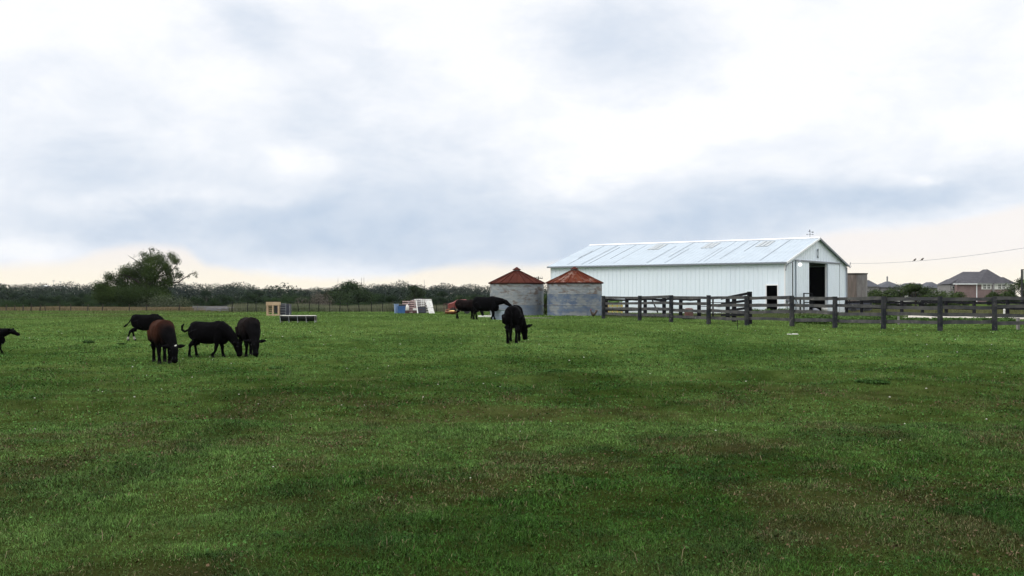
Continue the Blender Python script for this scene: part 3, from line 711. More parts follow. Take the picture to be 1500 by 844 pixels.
    for x in (4.5, 9, 13.5, 18): mb.box((x, -5.1, Hw/2), (.15, .15, Hw)); mb.box((x, -10.0, Hw/2), (.15, .15, Hw)); mb.box((x, -7.5, Hw-.2), (.12, 14.6, .25))
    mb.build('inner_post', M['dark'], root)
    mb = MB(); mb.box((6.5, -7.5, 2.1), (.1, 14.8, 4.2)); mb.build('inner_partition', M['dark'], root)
    mb = MB(); mb.box((L/2, -Wd+.14, Hw/2), (L-.3, .05, Hw-.1)); mb.box((L/2+1, -.14, Hw/2), (L-2.3, .05, Hw-.1)); mb.build('shade_lining', M['dark'], root)  # sheets added so the doorway reads black, shade painted in their colour
    # weather vane on the ridge
    vp = root.matrix_basis if False else None
    def w(p): return c0+Matrix.Rotation(rz, 3, 'Z') @ Vector(p)
    vb = w((.65, -Wd/2, peak+.10))
    v = empty('weather_vane', vb, 'small dark weather vane standing on the barn ridge', 'weather vane')
    mb = MB(); mb.tube([(0, 0, -.02), (0, 0, .62)], .022, 6); mb.build('rod', M['trim'], v)
    mb = MB(); mb.tube([(-.27, 0, .30), (.27, 0, .30)], .02, 6); mb.tube([(0, -.27, .32), (0, .27, .32)], .02, 6)
    for p in ((-.27, 0, .3), (.27, 0, .3)): mb.ell(p, (.05, .03, .06), nu=6, nv=4)
    mb.build('compass_arms', M['trim'], v)
    mb = MB(); mb.beam((-.2, 0, .56), (.26, 0, .50), .015, .03); mb.ell((.24, 0, .50), (.10, .02, .06)); mb.ell((-.02, 0, .62), (.06, .02, .12)); mb.build('arrow', M['trim'], v)
    # lamp
    lp = w((-.75, -1.55, Hw-.22))
    lm = empty('yard_lamp', lp, 'round white lit lamp globe hanging before the barn corner', 'lamp')
    mb = MB(); mb.ell((0, 0, 0), (.17, .17, .16), nu=18, nv=12); mb.build('globe', M['globe'], lm)
    mb = MB(); mb.tube([(0, 0, .18), (0, 0, .38)], [.12, .06], 10); q_ = Matrix.Rotation(rz, 3, 'Z') @ Vector((.7, 0, 0)); mb.tube([(0, 0, .36), tuple(q_*.6+Vector((0, 0, .42))), tuple(q_+Vector((0, 0, .25)))], .025, 6); mb.build('bracket', M['trim'], lm)
    # things in and before the big doorway
    gp = w((-.6, -4.9, 0)); gr = empty('pipe_gate', gp, 'dark pipe gate frame standing open beside the barn doorway', 'gate', rz=rz)
    mb = MB()
    for y in (2.1, .25): mb.tube([(0, y, -.1), (0, y, 1.72)], .06, 8)
    for z in (1.68, .9, .2): mb.tube([(0, 2.1, z), (0, .25, z)], .045, 8)
    mb.build('frame', M['wooddark'], gr)
    sp = w((.5, -5.9, 0)); sr = empty('stall_door', sp, 'slate grey framed panel standing in the barn doorway', 'door', rz=rz)
    mb = MB(); mb.box((0, 0, 1.4), (.05, 1.1, 2.7)); mb.build('panel', M['navy'], sr)
    mb = MB()
    for y in (-.58, .58): mb.box((-.02, y, 1.4), (.09, .07, 2.8))
    mb.box((-.02, 0, 2.8), (.09, 1.2, .07)); mb.build('frame', M['trim'], sr)
    bp = w((-.4, -8.3, .05)); bk = empty('feed_sack', bp, 'plump white sack on the ground in the barn doorway', 'sack')
    mb = MB(); mb.ell((0, 0, .24), (.30, .24, .26)); mb.ell((.06, 0, .47), (.12, .10, .08)); mb.build('sack', M['white'], bk)
    bp = w((-.2, -6.3, .05)); bk = empty('tarp_heap', bp, 'low grey lump beside the slate panel in the doorway', 'heap')
    mb = MB(); mb.ell((0, 0, .14), (.36, .3, .22)); mb.ell((.2, .1, .1), (.3, .2, .16)); mb.build('heap', M['steel'], bk)
    # broom and pole leaning by the gable
    t0 = w((-.5, -2.7, 0)); tl = empty('leaning_pole', t0, 'thin dark pole leaning on the barn wall behind the fence post', 'pole')
    mb = MB(); q1 = Matrix.Rotation(rz, 3, 'Z') @ Vector((.3, .9, 0)); mb.tube([(0, 0, 0), tuple(q1+Vector((0, 0, 1.3)))], .025, 6); mb.tube([tuple(q1*.85+Vector((0, 0, 1.1))), tuple(q1+Vector((0, 0, 1.32)))], .05, 6); mb.build('pole', M['wooddark'], tl)
    t0 = w((-.7, -1.7, 0)); tl = empty('standpipe', t0, 'short dark standpipe before the barn gable', 'pipe')
    mb = MB(); mb.tube([(0, 0, -.1), (0, 0, 1.15)], .07, 8); mb.ell((0, 0, 1.17), (.09, .09, .06)); mb.build('pipe', M['wooddark'], tl)
    return w, rz, Hw, Wd, peak
bw, BRZ, BHW, BWD, BPK = barn()

# ------------------------------------------------------------------ grain bins
def bin_(px, d, label, lower, seed, r=2.13):
    random.seed(seed)
    root = empty('grain_bin', G(px, d, -.03), label, 'grain bin', 'pair of old round grain bins')
    he = 2.58; mb = MB(); prof = []; n = 46
    for i in range(n+1):
        z = -.1+(he+.1)*i/n; prof.append((r+.012*math.sin(i*math.pi), z))
    for k in range(3):
        z0, z1 = [(-.1, .86), (.86, 1.70), (1.70, he)][k]; prof = []
        m = 26
        for i in range(m+1): prof.append((r+.010*math.cos(i*2*math.pi/2.0)+.006*(k), z0+(z1-z0)*i/m))
        mb = MB(); mb.lathe(prof, n=64); mb.build('wall_ring', lower if k < 1 or (k == 1 and seed == 2) else M['galv'], root)
    for z in (.86, 1.70):
        b = MB(); b.lathe([(r+.014, z-.015), (r+.024, z-.015), (r+.024, z+.015), (r+.014, z+.015)], n=64, smooth=False); b.build('ring_band', M['galv'], root)
    for z in np.arange(.1, he-.1, .24):
        b = MB(); b.lathe([(r+.013, z-.008), (r+.020, z-.008), (r+.020, z+.008), (r+.013, z+.008)], n=64, smooth=False); b.build('corrugation', M['steel'], root)
    # faceted cone roof with radial ribs
    mb = MB(); N = 20; ap = .24; h = .96; vs = []; fs = []
    for k in range(N):
        a = 2*math.pi*k/N
        vs += [((r+.12)*math.cos(a), (r+.12)*math.sin(a), he-.03), (ap*math.cos(a), ap*math.sin(a), he+h)]
    for k in range(N): fs.append((2*k, (2*k+2) % (2*N), (2*k+3) % (2*N), 2*k+1))
    mb.add(vs, fs); rf = mb.build('roof', M['rust' if seed == 1 else 'rust2'], root); m_ = rf.modifiers.new('t', 'SOLIDIFY'); m_.thickness = .02
    rb = MB()
    for k in range(N):
        a = 2*math.pi*k/N; rb.beam(((r+.13)*math.cos(a), (r+.13)*math.sin(a), he-.005), (ap*math.cos(a), ap*math.sin(a), he+h+.02), .035, .05)
    rb.build('roof_rib', M['rust' if seed == 1 else 'rust2'], rf)
    mb = MB(); mb.lathe([(r+.01, he-.10), (r+.15, he-.06), (r+.15, he+.0), (r-.1, he+.02)], n=64, smooth=False); mb.build('eave_band', M['rust'], root)
    cp = MB(); cp.lathe([(.25, he+h-.02), (.27, he+h+.08), (.27, he+h+.10)], n=20); cp.build('vent_neck', M['galv'], root)
    cp = MB(); cp.lathe([(.27, he+h+.07), (.36, he+h+.10), (.10, he+h+.26), (.07, he+h+.30), (.001, he+h+.31)], n=20, smooth=False); cp.build('vent_cap', M['rust'], root)
    st = MB(); st.lathe([(0.001, -.12), (r+.22, -.12), (r+.22, .03), (0.001, .03)], n=48, smooth=False); st.build('footing', M['concrete'], root)
    return root
bin_(757, 90, 'greyer round grain bin with rust roof behind the trough', M['galvblue'], 1)
bin_(841.5, 88, 'bluer round grain bin with rust roof nearest the barn', M['galvblue2'], 2)
random.seed(99)

# ------------------------------------------------------------------ board fences
def fence(name, label, posts, hp, rails, mat, pw=.17, rh=.15, behind=.1, tops=None, wob=.014):
    """posts: list of world points at ground"""
    o0 = Vector(posts[0]); root = empty(name, o0, label, 'fence')
    for i, p in enumerate(posts):
        p = Vector(p)-o0; hh = hp+(tops[i] if tops else random.uniform(-.03, .04)); mb = MB()
        j = Vector((random.uniform(-.02, .02), random.uniform(-.02, .02), 0))
        mb.tube([p+Vector((0, 0, -.2)), p+Vector((0, 0, hh*.5))+j*.5, p+Vector((0, 0, hh))+j], [pw*.62, pw*.58, pw*.56], 6, smooth=False)
        mb.build('post', mat, root)
    for i in range(len(posts)-1):
        a, b = Vector(posts[i])-o0, Vector(posts[i+1])-o0; d = (b-a).normalized(); nn = Vector((-d.y, d.x, 0))
        if nn.y < 0: nn = -nn
        for z in rails:
            mb = MB(); za, zb = z+random.uniform(-.04, .04), z+random.uniform(-.04, .04)
            mb.beam(a+nn*behind+Vector((0, 0, za))-d*.06, b+nn*behind+Vector((0, 0, zb))+d*.02, .04, rh, wob=wob); mb.build('rail', M['rail'] if mat is M['wood'] else mat, root)
    return root
FP = [(884, 72), (937, 66.5), (983, 62), (1038, 58.5), (1094, 56), (1160, 54), (1223, 52), (1294, 50.3), (1377, 48.6), (1457, 48.4), (1540, 48), (1625, 47.5)]
fence('board_fence', 'long weathered four rail board fence running in front of the barn', [G(*p) for p in FP], 1.47, (1.36, 1.02, .68, .34), M['wood'], pw=.2, rh=.15)
IP = [(888, 80), (918, 78.5), (945, 77), (973, 76), (997, 75), (1024, 74)]
fence('inner_fence', 'dark inner corral fence right behind the weathered board fence', [G(*p) for p in IP], 1.32, (1.22, .52, .10), M['wooddark'], pw=.22, rh=.13, wob=.02)
RP = [(1240, 92), (1262, 90), (1321, 84), (1351, 83), (1386, 82), (1427, 80), (1476, 79), (1530, 78), (1590, 78)]
fence('far_board_fence', 'dark board fence farther back at the right behind the long fence', [G(*p) for p in RP], 1.36, (1.24, 1.02, .60), M['wooddark'], pw=.22, rh=.17)
# pipe gate between inner fence and chute
g0 = G(1044, 73); gr = empty('pipe_gate', g0, 'thin rail pipe gate between the inner fence and chute', 'gate'); g1 = G(1065, 72)-g0
mb = MB()
for t in (0, .04, 1): mb.tube([g1*t+Vector((0, 0, -.05)), g1*t+Vector((0, 0, 1.35))], .035, 6)
mb.build('upright', M['wooddark'], gr)
mb = MB()
for z in (.3, .55, .8, 1.05, 1.3): mb.tube([Vector((-.8, .3, z)), g1+Vector((0, 0, z))], .022, 6)
mb.build('bar', M['wooddark'], gr)
# loading chute: rails that climb to the tall post
c0_ = G(1066, 66); cr = empty('cattle_chute', c0_, 'dark cattle chute with rails sloping up to a tall post', 'cattle chute')
e1 = G(1098, 58)-c0_; e0 = Vector((-.2, 1.0, 0))
for t, h in ((0, 1.42), (.32, 1.42), (1, 1.68)):
    p = e1*t; mb = MB(); mb.tube([p+Vector((0, 0, -.2)), p+Vector((0, 0, h))], .13, 6, smooth=False); mb.build('post', M['wooddark'], cr)
for za, zb in ((1.28, 1.60), (.95, 1.24), (.50, .86), (.30, .50)):
    mb = MB(); mb.beam(e0+Vector((0, 0, za)), e1+Vector((0, 0, zb)), .05, .13); mb.build('rail', M['wooddark'], cr)
# leaning plank on the inner fence
p0 = G(944, 76); q = empty('leaning_plank', p0, 'loose dark plank lying slanted on the inner fence', 'plank')
mb = MB(); mb.beam((0, 0, 1.33), (1.4, -.6, 1.12), .05, .16); mb.beam((.5, -.2, 1.2), (.85, -.4, .35), .05, .08); mb.build('plank', M['wooddark'], q)
# crate behind the fence by the bin
def crate_green():
    r = empty('slatted_crate', G(900, 83), 'yellow green slatted crate with green lid behind the fence', 'crate')
    mb = MB()
    for z in (.12, .32, .52, .72): mb.box((0, -.5, z+.05), (1.16, .03, .15)); mb.box((-.56, 0, z+.05), (.03, 1, .15)); mb.box((.56, 0, z+.05), (.03, 1, .15))
    mb.build('slats', M['olive'], r)
    mb = MB()
    for x in (-.5, -.18, .16, .5): mb.box((x, -.52, .45), (.06, .03, .9))
    mb.build('frame', M['yellow'], r)
    mb = MB(); mb.box((0, 0, 1.12), (1.15, 1.1, .05)); mb.ell((-.1, -.1, 1.05), (.5, .5, .12)); mb.build('lid', M['green'], r)
    mb = MB()
    for x in (-.5, .5): mb.box((x, 0, .95), (.05, .9, .3))
    mb.build('lid_support', M['white'], r)
crate_green()
r = empty('barrel', G(1009, 71), 'rusty maroon barrel on its low stand behind the fence', 'barrel')
mb = MB(); mb.lathe([(.001, .12), (.27, .12), (.285, .20), (.27, .30), (.285, .42), (.27, .52), (.285, .64), (.20, .70), (.001, .72)], n=20); mb.build('drum', M['barrel'], r)
mb = MB(); mb.box((0, 0, .06), (.75, .5, .10)); mb.tube([(-.55, 0, .55), (.7, 0, .52)], .035, 6); mb.build('stand', M['wooddark'], r)
# small stake and white board in the near grass
r = empty('steel_stake', G(1080, 50.5), 'thin dark stake standing in the grass before the fence', 'stake')
mb = MB(); mb.tube([(0, 0, -.1), (.01, 0, .40)], .014, 6); mb.ell((.01, 0, .41), (.02, .02, .03)); mb.build('stake', M['wooddark'], r)
gb = G(1161, 45.6); r = empty('white_board', gb, 'short white board lying flat in the grass before the fence', 'board', rz=.05)
mb = MB(); mb.box((0, 0, .035), (.44, .10, .025)); mb.box((.1, .02, .055), (.2, .08, .015)); mb.build('board', M['white'], r)
# weeds between fence and barn
def weeds(label, px0, px1, d, n, h, seed):
    random.seed(seed); cl = []; c = G((px0+px1)/2, d)
    for i in range(n):
        p = G(px0+(px1-px0)*(i+random.random())/n, d+random.uniform(-.8, .8))-c; r_ = random.uniform(.25, .5); cl.append((p.x, p.y, p.z+h*.45, r_, r_, h*random.uniform(.35, .65), 1))
    v, f, t = leaf_cloud(cl, 420*n, .055, (.028, .058, .014), (.085, .15, .04), zmin=.0)
    o = link('weed_row', np_mesh('weed_row', v, f, M['leaf'], t), loc=c); tag(o, label, 'weeds', kind='stuff')
weeds('row of dark leafy weeds behind the fence before the barn doors', 1163, 1310, 58, 22, .50, 4)
weeds('sparse weeds at the foot of the barn corner', 1098, 1158, 92, 9, .55, 5)
weeds('green weeds beyond the second rail at the right', 1300, 1480, 60, 22, .14, 6)
random.seed(42)

# ------------------------------------------------------------------ tall board shed, white car, posts, drive at the right
def shed():
    d = 118; k = d/F; c = P(1254, 438, d); r = empty('board_shed', Vector((c.x, c.y, float(H(c.x, c.y)))), 'tall narrow weathered board shed right of the barn', 'shed')
    h = CAMZ+36.5*k-float(H(c.x, c.y))
    a = Vector((-1.07, .8, 0)); b = Vector((1.29, .35, 0)); z = Vector((0, 0, h)); o = Vector((0, 0, -.2))
    mb = MB(); mb.add([o, a+o, a+z, z], [(0, 1, 2, 3)]); w1 = mb.build('wall', M['shedbrown'], r)
    mb = MB(); mb.add([o, b+o, b+z, z], [(0, 1, 2, 3)]); w2 = mb.build('wall', M['shedwood'], r)
    mb = MB(); mb.add([a+o, a+b+o, a+b+z, a+z, b+o, b+z], [(0, 1, 2, 3), (1, 4, 5, 2)]); mb.build('wall', M['shedbrown'], r)
    for i in range(1, 8):
        q = b*i/8; m2 = MB(); m2.box((q.x-.01, q.y-.02, h/2), (.018, .018, h)); m2.build('batten', M['shedbrown'], w2)
    mb = MB(); zt = Vector((0, 0, h)); pts = [Vector((0, -.15, 0)), a*1.06, (a+b)*1.04, b*1.06]
    mb.add([p+zt for p in pts]+[p+zt+Vector((0, 0, .10)) for p in pts], [(0, 1, 2, 3), (4, 5, 6, 7), (0, 1, 5, 4), (1, 2, 6, 5), (2, 3, 7, 6), (3, 0, 4, 7)]); mb.build('roof', M['wooddark'], r)
    mb = MB(); mb.box((0, -.03, h/2), (.08, .06, h)); mb.build('corner_board', M['shedbrown'], r)
    # dark stock trailer body low in front of the shed
    g = G(1257, 101); r = empty('stock_trailer', g, 'low black stock trailer parked below the board shed', 'trailer')
    mb = MB(); mb.box((0, 0, .62), (2.1, 1.2, .62)); mb.box((.0, 0, 1.30), (2.1, 1.1, .14)); mb.build('body', M['navy'], r)
    for x in (-.95, 0, .95):
        mb = MB(); mb.box((x, -.6, .98), (.07, .07, .72)); mb.build('upright', M['wooddark'], r)
    for x in (-.6, .6):
        mb = MB(); mb.tube([(x, -.62, .25), (x, -.42, .25)], .27, 14); mb.build('wheel', M['black'], r)
shed()
def car():
    g = G(1337, 150); r = empty('parked_car', g, 'white parked car seen between the fence rails at the right', 'car')
    k = 1.0
    sec = [(-2.2, .55, .55), (-2.1, .9, .3), (-1.3, 1.0, .3), (-.9, 1.42, .3), (.5, 1.46, .3), (1.1, 1.02, .3), (2.1, .88, .3), (2.25, .6, .5)]
    mb = MB(); vs = []; fs = []
    for x, t, b in sec:
        wd = .85 if t < 1.2 else .68
        vs += [(x, -.88, b), (x, -.90, .75), (x, -wd, t), (x, wd, t), (x, .90, .75), (x, .88, b)]
    for i in range(len(sec)-1):
        for j in range(5): fs.append((i*6+j, i*6+j+1, i*6+7+j, i*6+6+j))
        fs.append((i*6+5, i*6, i*6+6, i*6+11))
    n = len(sec)-1; fs += [tuple(range(6)), tuple(range(n*6, n*6+6))]
    mb.add(vs, fs); b = mb.build('body', M['white'], r); b.location = (0, 0, .28)
    mb = MB(); mb.add([(-.85, -.83, 1.28), (-.65, -.735, 1.66), (.4, -.735, 1.68), (.85, -.83, 1.28)], [(0, 1, 2, 3)]); mb.build('window', M['glass'], b).location = (0, 0, -.01)
    for x in (-1.4, 1.4):
        for y in (-.9, .7):
            mb = MB(); mb.tube([(x, y, .33), (x, y+.2, .33)], .33, 16); mb.build('wheel', M['black'], r)
car()
# paved pale drive beyond the fence
def drive():
    mb = MB(); xs = np.linspace(0, 1, 14); vs = []; fs = []
    for t in xs:
        px = 1322+(1640-1322)*t
        for d in (71-2*t, 86-3*t):
            g = G(px, d); vs.append((g.x, g.y, g.z+.05+.0*t))
    for i in range(13): fs.append((i*2, i*2+2, i*2+3, i*2+1))
    mb.add(vs, fs); o = mb.build('gravel_drive', M['concrete']); m = o.modifiers.new('t', 'SOLIDIFY'); m.thickness = .06; m.offset = -1
    tag(o, kind='structure')
drive()
g = G(1471, 65); r = empty('white_marker', g, 'white plastic marker pipe standing by the pale drive', 'marker pipe')
mb = MB(); mb.tube([(0, 0, -.1), (0, 0, .66)], .055, 12); mb.ell((0, 0, .66), (.06, .06, .04)); mb.build('pipe', M['white'], r)
g = G(1491, 49.6); r = empty('stub_post', g, 'short pale stub post behind the fence at the right', 'post')
mb = MB(); mb.tube([(0, 0, -.1), (0, 0, .52)], .08, 6, smooth=False); mb.build('post', M['shedwood'], r)
g = G(1316, 57); r = empty('stub_post', g, 'short mossy stub post among the weeds behind the fence', 'post')
mb = MB(); mb.tube([(0, 0, -.1), (0, 0, .42)], .055, 6, smooth=False); mb.build('post', M['shedwood'], r)
# sign frame at the right edge
g = G(1497, 120); r = empty('sign_frame', g, 'black framed sign board on posts at the right edge', 'sign')
hh = CAMZ+43.5*120/F-g.z
for x in (0, 1.7):
    mb = MB(); mb.box((x, 0, hh/2), (.16, .12, hh)); mb.build('post', M['black'], r)
mb = MB(); mb.box((.85, 0, hh-.04), (1.8, .10, .08)); mb.box((.85, 0, hh-1.5), (1.6, .10, .06)); mb.build('frame', M['black'], r)
mb = MB(); mb.box((.85, .01, hh-1.28), (1.54, .04, .36)); mb.build('panel', M['green'], r)
mb = MB(); mb.box((.85, .01, hh-.6), (1.54, .04, .98)); mb.build('panel', M['stucco'], r)

# ------------------------------------------------------------------ houses
def hip(mb, x0, x1, y0, y1, z, h, ridge=.5, ov=.4):
    x0 -= ov; x1 += ov; y0 -= ov; y1 += ov; w_, dd = x1-x0, y1-y0
    if w_ >= dd: r0, r1 = (x0+dd*ridge, (y0+y1)/2), (x1-dd*ridge, (y0+y1)/2)
    else: r0, r1 = ((x0+x1)/2, y0+w_*ridge), ((x0+x1)/2, y1-w_*ridge)
    vs = [(x0, y0, z), (x1, y0, z), (x1, y1, z), (x0, y1, z), (r0[0], r0[1], z+h), (r1[0], r1[1], z+h)]
    if w_ >= dd: fs = [(0, 1, 5, 4), (1, 2, 5), (2, 3, 4, 5), (3, 0, 4), (3, 2, 1, 0)]
    else: fs = [(0, 1, 4), (1, 2, 5, 4), (2, 3, 5), (3, 0, 4, 5), (3, 2, 1, 0)]
    mb.add(vs, fs)
def brick_house():
    d = 262.0; k = d/F; g = G(1438, d); r = empty('brick_house', g, 'red brick house with brown hip roof and white shuttered windows', 'house')
    X = lambda px: (px-1438)*k
    Z = lambda py: CAMZ+(HY-py)*k-g.z
    ez = Z(415.5)
    mb = MB(); mb.box(((X(1402)+X(1479))/2, 5, ez/2), (X(1479)-X(1402), 10, ez)); mb.build('wall', M['brick'], r)
    mb = MB(); mb.box(((X(1396)+X(1403))/2, 5.6, ez/2-.1), (X(1403)-X(1396), 8, ez-.2)); mb.build('wall', M['shedwood'], r)
    mb = MB(); mb.box(((X(1479)+X(1492))/2, 5.6, ez/2-.1), (X(1492)-X(1479), 8, ez-.2)); mb.build('wall', M['shedwood'], r)
    mb = MB(); hip(mb, X(1403), X(1477), 0, 10.5, ez, Z(398)-ez+.1, ridge=.33); hip(mb, X(1433), X(1478), -.2, 9.5, ez+.01, Z(394)-ez, ridge=.5)
    hip(mb, X(1396.5), X(1420), 1.6, 9, ez-.1, Z(407.5)-ez, ridge=.2); hip(mb, X(1462), X(1492), 1.6, 9, ez-.1, Z(405)-ez, ridge=.25)
    mb.build('roof', M['shingle'], r)
    mb = MB(); mb.box((X(1438), -.42, ez-.1), (X(1482)-X(1396), .06, .22)); mb.build('fascia', M['whitetrim'], r)
    def window(pa_, pb, sh):
        ww = MB(); x0, x1 = X(pa_), X(pb); z0, z1 = Z(424), Z(415.8); xm = (x0+x1)/2
        ww.box((xm, -.05, (z0+z1)/2), (x1-x0, .1, z1-z0)); w_ = ww.build('window', M['white'], r)
        for s in sh:
            p = MB(); p.box((s*k+x0, -.12, (z0+z1)/2+.03), (3.4*k, .06, (z1-z0)*.80)); p.build('pane', M['glass'], w_)
        f = MB()
        for s in sh: f.box((s*k+x0, -.16, (z0+z1)/2+.03), (3.4*k, .03, .09)); f.box((s*k+x0, -.16, (z0+z1)/2+.03), (.08, .03, (z1-z0)*.8))
        f.build('muntin', M['white'], w_)
    window(1437.5, 1452.5, (4.6, 10.6)); window(1456, 1479, (8.0, 14.0))
    mb = MB(); mb.box((X(1454.2), -.3, ez/2), (2.0*k, .5, ez)); mb.build('wall', M['shedwood'], r)
    mb = MB(); mb.box((X(1430.5), -.1, ez/2), (.16, .16, ez)); mb.build('downspout', M['whitetrim'], r)
    mb = MB(); mb.box((X(1400), 1.5, Z(421)), (3.6*k, .1, 4*k)); w_ = mb.build('window', M['white'], r)
    p = MB(); p.box((X(1400), 1.42, Z(421)), (2.6*k, .06, 3*k)); p.build('pane', M['glass'], w_)
brick_house()
def far_house(px0, px1, ytop, yeave, d, label, chim=None, wall='stucco'):
    k = d/F; pm = (px0+px1)/2; g = G(pm, d); r = empty('far_house', g, label, 'house', 'grey roofed houses on the right skyline')
    w_ = (px1-px0)*k; ez = CAMZ+(HY-yeave)*k-g.z; tz = CAMZ+(HY-ytop)*k-g.z
    mb = MB(); mb.box((0, 5, ez/2), (w_-1, 9, ez)); wl = mb.build('wall', M['shedwood'], r)
    mb = MB(); hip(mb, -w_/2+.3, w_/2-.3, .5, 9.5, ez, tz-ez, ridge=.42); rf = mb.build('roof', M['shingle2'], r)
    if chim:
        mb = MB(); mb.box(((chim-pm)*k, 4, tz+.6), (.35, .35, 1.9)); mb.build('vent_pipe', M['steel'], rf)
    for x in (-.25, .22):
        mb = MB(); mb.box((w_*x, .44, ez*.6), (1.4, .06, 1.3)); mb.build('window', M['glass'], wl)
far_house(1262, 1291, 410.0, 420, 345, 'grey roofed far house half hidden by the board shed')
far_house(1289, 1326, 412.0, 421, 350, 'grey hip roofed far house with a thin vent pipe', 1306)
far_house(1324, 1349, 414.5, 422, 372, 'low grey roof behind the tree with the spiky top')
far_house(1340, 1362, 415, 422, 355, 'flat topped grey roof just right of the spiky tree')
far_house(1356, 1384, 413.0, 422, 340, 'grey peaked far roof between spiky tree and brick house')
far_house(1378, 1402, 414.5, 423, 352, 'grey far roof directly left of the brick house')
# white low buildings and light poles on the left skyline
g = G(84, 900); r = empty('distant_hall', g, 'faint white low building on the left skyline', 'building')
def wbox(x, z0, z1, w_, m='stucco', nm='wall'):
    b = MB(); b.box((x, 0, (z0+z1)/2), (w_, 8, z1-z0)); return b.build(nm, M[m], r)
zt = lambda py: CAMZ+(HY-py)*900/F-g.z
wbox(-9.5, 0, zt(420), 9, 'stucco'); wbox(.5, 0, zt(419), 12); wbox(9.5, 0, zt(421), 7)
b = MB(); b.add([(-14, -4.2, zt(420)), (-5, -4.2, zt(420)), (-9.5, -4.2, zt(418)), (-14, 4.2, zt(420)), (-5, 4.2, zt(420)), (-9.5, 4.2, zt(418))], [(0, 1, 2), (3, 5, 4), (0, 2, 5, 3), (2, 1, 4, 5), (0, 3, 4, 1)]); b.build('roof', M['whitetrim'], r)
def mast(px, ytop, d, w_, label, cat='mast', head=False, group=None):
    g_ = G(px, d); r_ = empty('radio_mast' if not head else 'light_pole', g_, label, cat, group); h = CAMZ+(HY-ytop)*d/F-g_.z
    b = MB()
    for i in range(3):
        a_ = i*2.094; b.tube([(w_*math.cos(a_), w_*math.sin(a_), 0), (w_*.7*math.cos(a_), w_*.7*math.sin(a_), h)], w_*.28, 4)
    for z in np.arange(1.0, h, w_*4): b.tube([(w_*math.cos(i*2.094)*.9, w_*math.sin(i*2.094)*.9, z+(i*.5)) for i in range(4)], w_*.15, 4, cap=False)
    b.build('lattice', M['mast' if not head else 'stucco'], r_)
    if head:
        b = MB(); b.box((0, 0, h), (w_*8, w_*2, w_*3)); b.build('lamp_head', M['stucco'], r_)
mast(495, 408, 900, .16, 'faint radio mast on the skyline left of the pair', group='radio masts on the skyline')
mast(529.5, 407.5, 900, .24, 'thin radio mast, left one of the close pair', group='radio masts on the skyline')
mast(533, 407, 930, .22, 'reddish radio mast, right one of the close pair', group='radio masts on the skyline')
mast(621.5, 411, 900, .20, 'thin mast on the skyline above the pallet pile', group='radio masts on the skyline')
mast(611, 414.5, 900, .13, 'short faint mast left of the mast above the pallets', group='radio masts on the skyline')
mast(78.5, 411.5, 900, .25, 'pale light pole over the distant white building, left one', 'light pole', True, 'light poles on the left skyline')
mast(88.5, 413, 900, .25, 'pale light pole over the distant white building, right one', 'light pole', True, 'light poles on the left skyline')
# utility pole between the bins
g_ = G(788.5, 250); r_ = empty('utility_pole', g_, 'brown utility pole with crossarms behind the left grain bin', 'utility pole'); h = CAMZ+(HY-405)*250/F-g_.z
b = MB(); b.tube([(0, 0, -.2), (0, 0, h)], [.17, .12], 8); b.build('pole', M['bark'], r_)
for z, w_ in ((h-.35, 2.0), (h-1.1, 1.3)):
    b = MB(); b.beam((-w_/2, 0, z+.08), (w_/2, .1, z-.15), .12, .14); ar = b.build('crossarm', M['bark'], r_)
    for x in (-.85, -.4, .4, .85):
        i_ = MB(); i_.tube([(x*w_/2, 0, z), (x*w_/2, 0, z+.28)], .06, 6); i_.build('insulator', M['steel'], ar)
b = MB(); b.tube([(.25, -.1, h-1.7), (.25, -.1, h-2.5)], .2, 8); b.build('transformer', M['barrel'], r_)

# ------------------------------------------------------------------ service wire with birds
pa0 = bw((-.3, -BWD-.45, BHW+.25)); pb0 = P(1700, 325, 62)
g_ = Vector((pb0.x, pb0.y, float(H(pb0.x, pb0.y)))); r_ = empty('utility_pole', g_, 'utility pole beyond the right edge that holds the wire', 'utility pole')
b = MB(); b.tube([(0, 0, -.2), (0, 0, pb0.z-g_.z+.4)], [.16, .11], 8); b.build('pole', M['bark'], r_)
wp = []
for i in range(41):
    t = i/40; p = pa0.lerp(pb0, t); p.z -= 4*.62*t*(1-t); wp.append(p)
b = MB(); b.tube([p-pa0 for p in wp], .013, 5); o = b.build('service_wire', M['trim'], loc=pa0); tag(o, 'thin sagging service wire from barn eave to the right', 'wire')
def wire_at(px):
    for i in range(40):
        a_, c_ = wp[i], wp[i+1]; xa, xb = CX+F*a_.x/a_.y, CX+F*c_.x/c_.y
        if xa <= px <= xb: return a_.lerp(c_, (px-xa)/(xb-xa))
for px, lab in ((1340, 'small dark bird perched on the wire, left one'), (1351, 'small dark bird perched on the wire, right one')):
    p = wire_at(px); b = MB(); b.ell((0, 0, .09), (.10, .06, .07), rot=Matrix.Rotation(-.5, 3, 'Y')); b.ell((.08, 0, .17), (.05, .045, .045)); b.beam((-.06, 0, .05), (-.2, 0, -.03), .05, .02); b.tube([(.12, 0, .17), (.17, 0, .165)], [.015, .003], 5)
    tag(b.build('bird', M['feather'], loc=p+Vector((0, 0, .015))), lab, 'bird', 'birds on the wire')

